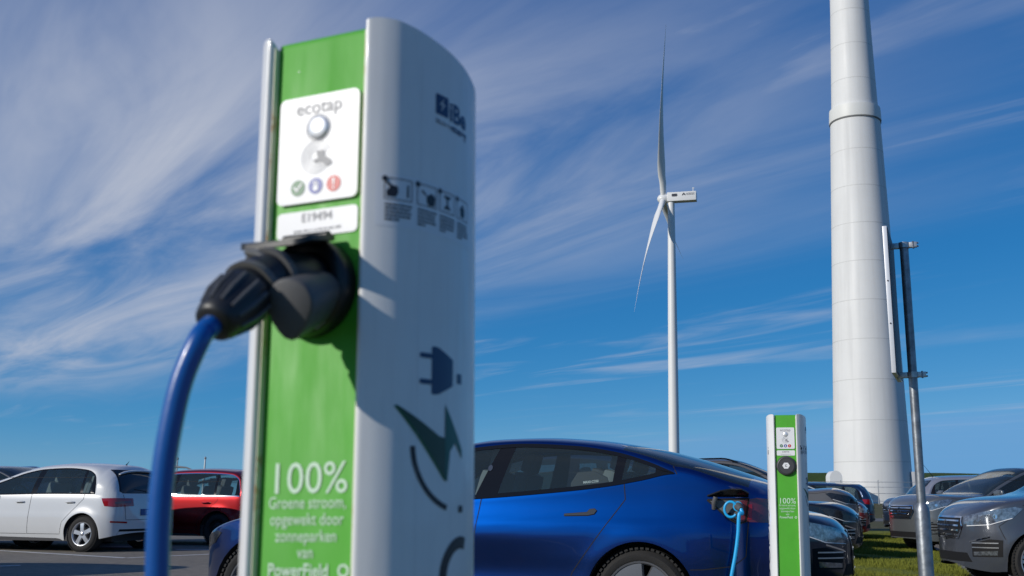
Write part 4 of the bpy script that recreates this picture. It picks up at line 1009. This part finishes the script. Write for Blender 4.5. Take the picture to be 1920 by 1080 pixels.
cpts = [pw_+on*.115+Vector((.026, 0, -.016)), pw_+on*.13+Vector((.036, 0, -.045))]+[at_Y(x, y, Yc-.02) for x, y in ((1386, 965), (1384, 1000), (1379, 1040), (1371, 1085))]
g_ = at_Y(1371, 1085, Yc-.02); cpts += [Vector((g_.x-.03, g_.y, .28)), Vector((g_.x-.03, g_.y-.04, .12)), Vector((g_.x+.04, g_.y-.12, .045)), Vector((g_.x+.16, g_.y-.16, .045)), Vector((fp.x-.03, 6.42, .045))]
from_bm('cable', tube(catmull([tuple(L3(p)) for p in cpts], 8), .0125, 14), M_cy, cb)
tag(cb, 'light blue charging cable hanging from the blue car charge port', 'charging cable')

# ---------------------------------------------------------------- generic hatchback / SUV / van
def gen(wb, fo, ro, H, hb, hh, R, W, paint_m, rear='hatch', **k):
    xr, xf = -ro, wb+fo; hc = hb+k.pop('cowl', .05); rk = k.pop('rake', 0.); sl_ = k.pop('slope', 0.); cb_ = k.pop('cab', 1.); di = k.pop('dlo_in', .36)
    if rear == 'hatch':
        tp = [(xr, .50), (xr+.02, .74), (xr+.07, hb), (xr+.16+rk*.3, hb+.22), (xr+.30+rk, H-.14), (xr+.48+rk, H-.05)]
        bt = [(xr, .48), (xr+.03, .72), (xr+.10, hb-.10), (xr+.25, hb+.0)]; d0 = xr+di; dl = [(d0, hb+.03), (d0+.05, hb+.16), (d0+.14, H-.24), (d0+.36, H-.145)]; back = (xr+.085, xr+.27+rk)
    elif rear == 'saloon':
        tp = [(xr, .52), (xr+.02, .80), (xr+.09, hb+.08), (xr+.25, hb+.11), (xr+.55, hb+.15), (xr+.80, hb+.27), (xr+1.1, H-.10)]
        bt = [(xr, .5), (xr+.03, .75), (xr+.12, hb-.02), (xr+.4, hb+.04)]; d0 = xr+.72; dl = [(d0, hb+.05), (d0+.25, hb+.22), (d0+.55, H-.17), (d0+.8, H-.12)]; back = (xr+.60, xr+1.15)
    tp += [(wb*.22, H-.012+sl_*.12), (wb*.42, H-sl_*.5), (wb*cb_*.56, H-.03-sl_), (wb*cb_*.70, H-.15-sl_*1.1), (wb*cb_*.86, (H+hc)/2-.06-sl_*.5), (wb*cb_*.99, hc+.02), (wb*cb_+.13, hc-.02), (wb+fo*.45, hh+.06), (xf-.20, hh-.02), (xf-.07, hh-.13), (xf-.02, hh-.24), (xf, hh-.36)]
    bt += [(wb*.25, hb+.01), (wb*.6, hb-.005), (wb*.85, hb-.02), (wb+.1, hb-.05), (wb+fo*.45, hh-.03), (xf-.2, hh-.12), (xf-.06, hh-.24), (xf-.02, hh-.32), (xf, hh-.42)]
    dl += [(wb*.22, H-.115), (wb*.40, H-.10-sl_*.5), (wb*cb_*.54, H-.13-sl_), (wb*cb_*.68, H-.25-sl_*1.1), (wb*cb_*.84, hb+.14-sl_*.5)]; d1 = wb*cb_*.97; bf = pchip(bt); dl += [(d1, bf(d1))]
    dl[0] = (d0, bf(d0)); b1, b2 = wb*.40, wb*.445
    sp = dict(wb=wb, xr=xr, xf=xf, R=R, W=W, top=tp, belt=bt, dlo=dl, paint=paint_m, screen=(wb*cb_*.53, wb*cb_*1.0), back=back, nx=80, ln=k.pop('ln', .72), lr=.5, nf=2.7, nr=3.3, rim=R*.70, rear=rear,
      panes=[(((d0+.08, hb-.1), (d0+.20, H)), ((wb*.02, hb-.1), (wb*.05, H))), (((wb*.04, hb-.1), (wb*.07, H)), ((b1, hb-.1), (b1-.06, H))), (((b2, hb-.1), (b2-.06, H)), ((d1-.12, hb-.1), (d1-.16, H)))],
      doors=[[(wb*.0, hb+.3), (wb*.0+.02, hb-.08), (R+.10, .52), (R+.14, .31), (wb*.435, .31), (wb*.425, hb+.3)], [(wb*.425, hb+.3), (wb*.435, .31), (wb*.80, .31), (wb*.84, .6), (wb*.845, hb+.3)]])
    sp.update(k); return sp
def gaps(c, extra=()):
    sp = c.sp
    for v in ('L', 'R'):
        ls = [[p for p in d]+[d[0]] for d in sp['doors']]
        ribbon(c, 'panel_gap', ls+list(extra), v, M_gap, .007)
def handles(c, m, xs, z):
    for v in ('L', 'R'):
        for x in xs:
            o = patch(c, 'handle_recess', [(x-.05, z-.02), (x+.07, z-.022), (x+.07, z+.016), (x-.05, z+.018)], v, M_gap, off=.001, th=0)
            p = [hit(c, x+d, z+.006, v, .028 if 0 < i < 3 else .006)[0] for i, d in enumerate((-.09, -.06, .07, .10))]
            from_bm('door_handle', tube([tuple(q) for q in p], [.010, .014, .014, .010], 8), m, c.root)
def front_face(c, lamp=M_clear, grille='wide', chrome=True, fog=True, plate=False, hi=None, cladding=False, lens=True):
    sp = c.sp; xf, W = sp['xf'], sp['W']; bt = pchip(sp['belt']); zl = bt(xf-.22)+.02 if hi is None else hi
    hl = [(xf-.10, W*.50, zl-.17), (xf-.06, W*.52, zl-.06), (xf-.20, W*.78, zl-.005), (xf-.50, W*.97, zl+.055), (xf-.58, W*.985, zl+.035), (xf-.46, W*.97, zl-.075), (xf-.24, W*.86, zl-.15)]
    for o, s in zip(both(c, 'headlight', hl, 48, lamp, off=.005, step=.03), (1, -1)):
        if lens:
            for (x, y, z, r) in ((xf-.17, W*.73, zl-.085, .030), (xf-.31, W*.88, zl-.055, .026)):
                ang = s*48; h = hit(c, *p3(c, [(x, s*y, z)], ang)[0], ang, .007)
                if h:
                    b = tube([h[0]-h[1]*.002, h[0]+h[1]*.001, h[0]+h[1]*.002, h[0]-h[1]*.004], [r, r*.97, r*.80, r*.2], 16); from_bm('lamp_lens', b, M_lens if lamp is M_clear else M_lampd, o)
        both(c, 'light_strip', [(xf-.11, W*.55, zl-.165), (xf-.24, W*.86, zl-.148), (xf-.46, W*.97, zl-.073), (xf-.46, W*.97, zl-.066), (xf-.24, W*.86, zl-.140), (xf-.11, W*.55, zl-.158)], 48, mat('drl_white', (.8, .8, .8), .2), sides=(s,), off=.008, th=.003, parent=o)
    z0, z1, w0, w1 = (zl-.30, zl-.07, .50, .44) if grille == 'wide' else (zl-.46, zl-.05, .40, .36)
    gp = [(-W*w1, z1), (-W*w0, z1-.10), (-W*w0*.8, z0), (W*w0*.8, z0), (W*w0, z1-.10), (W*w1, z1)]
    g = patch(c, 'grille', gp, 'F', M_plast, off=.004, step=.05)
    for k in range(4):
        z = z0+(z1-z0)*(k+.6)/4.4; patch(c, 'grille_bar', [(-W*w0*.82, z-.009), (W*w0*.82, z-.009), (W*w0*.82, z+.009), (-W*w0*.82, z+.009)], 'F', M_chr if chrome else M_trim, off=.012, step=.06, parent=g)
    if chrome: ribbon(c, 'grille_surround', [gp+[gp[0]]], 'F', M_chr, .02, .010, parent=g)
    e = hit(c, 0, z1-.09, 'F', .016)[0]; art_place('emblem', art_ring(0, 0, .045, .058), lambda a, b: (e.x, a, e.z+b), M_chr, g); 
    patch(c, 'lower_intake', [(-W*.62, .30), (W*.62, .30), (W*.55, .40), (-W*.55, .40)], 'F', M_plast, off=.003, step=.06)
    both(c, 'fog_lamp_bezel', [(xf-.12, W*.62, .36), (xf-.12, W*.62, .50), (xf-.24, W*.84, .56), (xf-.36, W*.93, .55), (xf-.34, W*.93, .37)], 48, M_plast, off=.004)
    if fog:
        for s in (1, -1):
            both(c, 'fog_lamp', [(xf-.13, W*.64, .375), (xf-.13, W*.64, .415), (xf-.30, W*.905, .435), (xf-.29, W*.90, .385)], 48, M_clear, sides=(s,), off=.007)
            for zz_ in (.465, .515): both(c, 'bezel_slat', [(xf-.125, W*.625, zz_-.007), (xf-.31, W*.91, zz_-.004), (xf-.31, W*.91, zz_+.008), (xf-.125, W*.625, zz_+.005)], 48, M_alloy, sides=(s,), off=.012)
        both(c, 'bumper_trim', [(xf-.10, W*.60, .515), (xf-.24, W*.85, .575), (xf-.24, W*.85, .59), (xf-.10, W*.60, .53)], 48, M_chr if chrome else M_trim, off=.007)
    if plate: plate_at(c, 'F', .50, M_plate, M_ink, '', off=.02)
    for v in ('L', 'R'): ribbon(c, 'bumper_gap', [[(xf-.58, zl+.02), (sp['wb']+sp.get('Ra', sp['R']+.045)+.06, zl-.16), (sp['wb']+sp['R']+.055, .56)]], v, M_gap, .006)
    ribbon(c, 'bonnet_gap', [[(xf-.60, zl+.065), (sp['wb']+.1, bt(sp['wb']+.1)-.004), (sp['wb']*.9, bt(sp['wb']*.9)-.01)]], 'L', M_gap, .006); ribbon(c, 'bonnet_gap', [[(xf-.60, zl+.065), (sp['wb']+.1, bt(sp['wb']+.1)-.004), (sp['wb']*.9, bt(sp['wb']*.9)-.01)]], 'R', M_gap, .006)
    if cladding:
        for v in ('L', 'R'):
            for ax in (0, sp['wb']): ribbon(c, 'arch_cladding', [arc_line(ax, sp['R'], sp['R']+.045+.03, -8, 188)], v, M_plast, .062, .006, step=.05)
def rear_face(c, zl, m=M_red, plate=M_platey, ink=M_ink, txt='', wide=True):
    sp = c.sp; xr, W = sp['xr'], sp['W']
    tl = [(xr+.34, W*.97, zl+.02), (xr+.36, W*.97, zl+.075), (xr+.15, W*.90, zl+.08), (xr+.05, W*(.50 if wide else .66), zl+.075), (xr+.05, W*(.46 if wide else .64), zl-.06), (xr+.15, W*.88, zl-.075), (xr+.30, W*.96, zl-.06)]
    for o, s in zip(both(c, 'tail_light', tl, 132, m, off=.005, step=.03), (1, -1)):
        both(c, 'light_insert', [(xr+.06, W*.55, zl-.01), (xr+.16, W*.86, zl-.02), (xr+.16, W*.86, zl+.015), (xr+.06, W*.55, zl+.03)], 132, M_redd, sides=(s,), off=.008, th=.003, parent=o)
    if sp.get('rear') == 'hatch':
        zt0, zt1 = sp['top'][2][1]+.02, sp['top'][4][1]-.015
        rw = patch(c, 'rear_window', [(-W*.77, zt0+.03), (-W*.73, zt0), (W*.73, zt0), (W*.77, zt0+.03), (W*.62, zt1), (-W*.62, zt1)], 'B', mat('rear_glass', (.012, .02, .022), .03, 0., 0., spec=.6), off=.003, step=.05)
        ribbon(c, 'window_seal', [[(-W*.77, zt0+.03), (-W*.62, zt1), (W*.62, zt1), (W*.77, zt0+.03)]], 'B', M_trim, .03, .004, parent=rw)
    plate_at(c, 'B', zl-.17, plate, ink, txt, off=.016)
    patch(c, 'rear_valance', [(-W*.80, .28), (W*.80, .28), (W*.76, .40), (-W*.76, .40)], 'B', M_plast, off=.004, step=.06)
    both(c, 'reflector', [(xr+.07, W*.60, .50), (xr+.20, W*.90, .515), (xr+.20, W*.90, .545), (xr+.07, W*.60, .53)], 140, M_red, off=.006)
    ribbon(c, 'tailgate_gap', [[(-W*.72, sp['top'][2][1]), (-W*.70, zl-.06), (-W*.66, zl-.30), (W*.66, zl-.30), (W*.70, zl-.06), (W*.72, sp['top'][2][1])]], 'B', M_gap, .008)
    h = hit(c, 0, sp['top'][2][1]+.04, 'B', .006)
    if h: from_bm('rear_wiper', tube([h[0], h[0]+Vector((.02, .18, .03)), h[0]+Vector((.03, .36, .05))], .009, 6), M_trim, c.root)
def top_pt(c, x, y): return c.bvh.ray_cast(Vector((x, y, 4)), Vector((0, 0, -1)))[0]
def roof_rails(c, m, x0, x1, y):
    for s in (1, -1):
        pts = [top_pt(c, x, s*y)+Vector((0, 0, .0 if i in (0, 8) else .035)) for i, x in enumerate(np.linspace(x0, x1, 9))]; from_bm('roof_rail', tube(catmull([tuple(p) for p in pts], 3), .016, 8), m, c.root)
def aerial(c, x, L_=.22): p = top_pt(c, x, 0); from_bm('aerial', tube([p, p+Vector((-.03, 0, .03)), p+Vector((-.03-L_*.6, 0, .03+L_*.8))], [.014, .007, .003], 6), M_trim, c.root)
def spoiler(c, m):
    sp = c.sp; xr = sp['xr']; x1 = sp['back'][1]+.03; p = [top_pt(c, x1, y) for y in np.linspace(-.55, .55, 11)]
    from_bm('roof_spoiler', tube([q+Vector((-.05, 0, -.012)) for q in p], [.02]+[.03]*9+[.02], 8, flat=.7), m, c.root)

# --- white people carrier, left
P_white = paint('white', (.60, .61, .61), 0, .3, flake=.02)
s = gen(2.67, .87, .72, 1.58, 1.00, .93, .318, .90, P_white, dlo_in=.52, style='five', rimmat=M_alloy, rim=.205, glass=glass_mat('white_car_glass', (.78, .90, .90)), rake=.05, spin=.1, slope=.07)
w = build_car('parked_car', s); gaps(w); dlo_trim(w, M_trim, .02); handles(w, P_white, (.28, 1.36), .86); mirror(w, 2.05, 1.02, P_white); front_face(w); rear_face(w, .86, plate=M_plateb, ink=M_pw, txt='BIN-D'); spoiler(w, P_white)
h = hit(w, 0, .90, 'B', .006)[0]; b = art_ring(0, 0, .042, .052)
for a in ((-.022, .034, -.002, -.006), (.022, .034, .002, -.006)): art_poly([(a[0]-.006, a[1]), (a[0]+.006, a[1]), (a[2]+.006, a[3]), (a[2]-.006, a[3])], b)
for a in ((-.034, .012, -.016, -.036), (-.016, -.036, 0, -.004), (0, -.004, .016, -.036), (.016, -.036, .034, .012)): art_poly([(a[0]-.005, a[1]), (a[0]+.005, a[1]), (a[2]+.005, a[3]), (a[2]-.005, a[3])], b)
art_place('emblem', b, lambda x, z: (h.x, -x, h.z+z), M_chr, w.root); aerial(w, -.1, .05)
g = at_z(148, 1036, 0); wr = Vector((g.x, g.y, 0))+ROW*.88; place(w, wr.x, wr.y, -75)
tag(w.root, 'white people carrier with blue rear number plate, left of the blue cable', 'car')
# --- red people carrier
P_red = paint('red', (.27, .005, .008), .75, .34)
s = gen(2.70, .88, .84, 1.56, .97, .90, .322, .89, P_red, style='steel', rimmat=M_steelw, rim=.20, glass=glass_mat('red_car_glass', (.66, .74, .74)), rake=.16, spin=.2, slope=.05)
r_ = build_car('parked_car', s); gaps(r_); dlo_trim(r_, M_chr, .018); handles(r_, P_red, (.26, 1.36), .84); mirror(r_, 2.05, 1.0, P_red); front_face(r_); rear_face(r_, .88); spoiler(r_, P_red)
g = at_z(399, 1026, 0); rr_ = Vector((g.x, g.y, 0))+ROW*1.25-AX*.22; place(r_, rr_.x, rr_.y, -75)
tag(r_.root, 'red hatchback with bright window moulding and black steel wheels, left of the near post', 'car')
# --- dark estate behind the white car
P_dark = paint('dark_navy', (.012, .016, .026), .3, .3)
s = gen(2.75, .88, .95, 1.56, .98, .92, .325, .90, P_dark, glass=M_glassd)
d_ = build_car('parked_car', s); gaps(d_); roof_rails(d_, M_chr, -.35, 1.5, .58); rear_face(d_, .88); front_face(d_)
g = at_Y(-40, 905, 21.5); place(d_, g.x-.35, 21.5, 105)
tag(d_.root, 'dark estate car with silver roof rails behind the white car, at left edge', 'car')
# --- delivery van just out of frame at left (its shadow lies across the asphalt)
P_van = paint('van_white', (.70, .70, .69), 0, .35, flake=.03)
s = gen(3.1, .95, 1.0, 1.99, 1.15, 1.08, .34, .97, P_van, glass=M_glassd, sill=.24)
vn = build_car('delivery_van', s); gaps(vn); handles(vn, P_van, (.4, 1.6), 1.0); mirror(vn, 2.5, 1.2, P_van); front_face(vn); rear_face(vn, .95, wide=False)
vr = Vector((-8.95, 11.95, 0))-AX*1.0; place(vn, vr.x, vr.y, -75); tag(vn.root, 'white delivery van parked in the bay left of the camera view', 'van')
# --- row of cars behind the far post, noses to the right
def nose_at(c, px, py, Y, az, side=-1):
    """put the car so that its nose tip stands at pixel px (at depth Y), heading az"""
    n_ = at_Y(px, py, Y); a = radians(az); f = Vector((sin(a), cos(a), 0)); c_ = Vector((n_.x, Y, 0))-f*(c.sp['xf']-.03); place(c, c_.x, c_.y, az)
P_hy = paint('midnight', (.010, .020, .042), .4, .28)
s = gen(2.85, .95, 1.05, 1.47, .93, .84, .34, .925, P_hy, rear='saloon', style='ten', glass=M_glassd, ln=.85)
hy = build_car('parked_car', s); gaps(hy); dlo_trim(hy, M_chr, .015, 'belt'); handles(hy, P_hy, (.2, 1.35), .84); mirror(hy, 2.1, 1.0, P_hy); front_face(hy, M_clear, 'tall', lens=False); rear_face(hy, .88); nose_at(hy, 1592, 1000, 10.35, 102)
tag(hy.root, 'dark blue saloon with chrome-edged fog lamp, nose beside the far post', 'car')
P_au = paint('black', (.008, .009, .012), .2, .25)
s = gen(2.62, .84, .80, 1.46, .94, .885, .33, .91, P_au, cab=.9, style='ten', glass=M_glassd)
au = build_car('parked_car', s); gaps(au); handles(au, P_au, (.25, 1.35), .88); mirror(au, 2.0, 1.05, P_au); front_face(au, M_lampd, 'tall'); rear_face(au, .9); nose_at(au, 1613, 980, 17.2, 106)
tag(au.root, 'black compact car with slim headlight, in front of the grey SUV bonnet', 'car')
P_gr = paint('taupe_grey', (.17, .155, .135), .3, .32)
s = gen(2.85, .92, .95, 1.76, 1.14, 1.14, .37, .95, P_gr, cab=.92, style='seven', glass=M_glassd, sill=.26)
su = build_car('parked_car', s); gaps(su); handles(su, P_gr, (.25, 1.4), 1.0); mirror(su, 2.1, 1.22, P_gr); front_face(su, M_lampd, 'wide'); rear_face(su, 1.0); roof_rails(su, M_trim, -.4, 1.5, .60); nose_at(su, 1608, 950, 20.4, 103)
tag(su.root, 'tall grey SUV with black roof rails behind the far charging post', 'car')
s = gen(2.6, .84, .75, 1.52, .95, .92, .32, .89, P_red, style='seven', glass=M_glassd)
rd = build_car('parked_car', s); gaps(rd); front_face(rd); rear_face(rd, .9); nose_at(rd, 1628, 960, 25.5, 104)
tag(rd.root, 'red car far down the row behind the grey SUV, nose to the right', 'car')
P_nb = paint('navy', (.012, .035, .09), .4, .3)
s = gen(2.65, .86, .78, 1.50, .96, .90, .32, .9, P_nb, glass=M_glassd)
nb_ = build_car('parked_car', s); gaps(nb_); front_face(nb_); rear_face(nb_, .9, wide=False); g = at_Y(1640, 960, 33); place(nb_, g.x-.8, 33, -76)
tag(nb_.root, 'navy car at the far end of the row, tail to the grass strip', 'car')
# --- facing row at right, noses to the left
P_kia = paint('graphite', (.074, .083, .102), .35, .32)
s = gen(2.60, .76, .70, 1.56, 1.02, .95, .315, .885, P_kia, cab=.9, style='ten', rimmat=M_alloy, rim=.225, glass=M_glassd, cowl=.07, spin=.15)
ki = build_car('parked_car', s); gaps(ki); handles(ki, P_kia, (.25, 1.35), .9); mirror(ki, 1.98, 1.08, P_kia); front_face(ki, M_clear, 'wide', fog=True); rear_face(ki, .95); nose_at(ki, 1779, 1010, 12.6, -89)
tag(ki.root, 'graphite hatchback with large clear headlight at the right edge', 'car')
P_vw = paint('steel_grey', (.12, .13, .135), .35, .34)
s = gen(2.63, .85, .80, 1.60, 1.05, 1.03, .345, .91, P_vw, cab=.84, style='five', rimmat=M_alloy, glass=M_glassd, sill=.24)
vw = build_car('parked_car', s); gaps(vw); handles(vw, P_vw, (.25, 1.35), .92); mirror(vw, 2.0, 1.1, P_vw); front_face(vw, M_clear, 'wide', cladding=True); rear_face(vw, .95); nose_at(vw, 1690, 990, 19.9, -102)
tag(vw.root, 'steel grey crossover behind the sign pole, nose to the left', 'car')
P_si = paint('silver', (.42, .42, .44), .55, .3)
s = gen(2.68, .85, .86, 1.55, 1.0, .92, .325, .90, P_si, style='seven', glass=M_glassd, rake=.12)
si = build_car('parked_car', s); gaps(si); rear_face(si, .93); front_face(si); aerial(si, -.2, .3); g = at_Y(1712, 940, 23.6); a_c = radians(92); place(si, g.x+.86, 23.6+.5, 95)
tag(si.root, 'silver hatchback with red tail lights behind the crossover', 'car')
s = gen(2.6, .82, .75, 1.52, 1.0, 1.0, .33, .89, P_hy, glass=M_glassd)
mi = build_car('parked_car', s); gaps(mi); front_face(mi); rear_face(mi, .9); nose_at(mi, 1668, 960, 29.5, -100)
tag(mi.root, 'dark compact car with upright nose left of the sign pole, far back', 'car')
for c_ in (bc_, w, r_, d_, hy, au, su, rd, nb_, ki, vw, si, mi): c_.root['group'] = 'cars parked in rows'
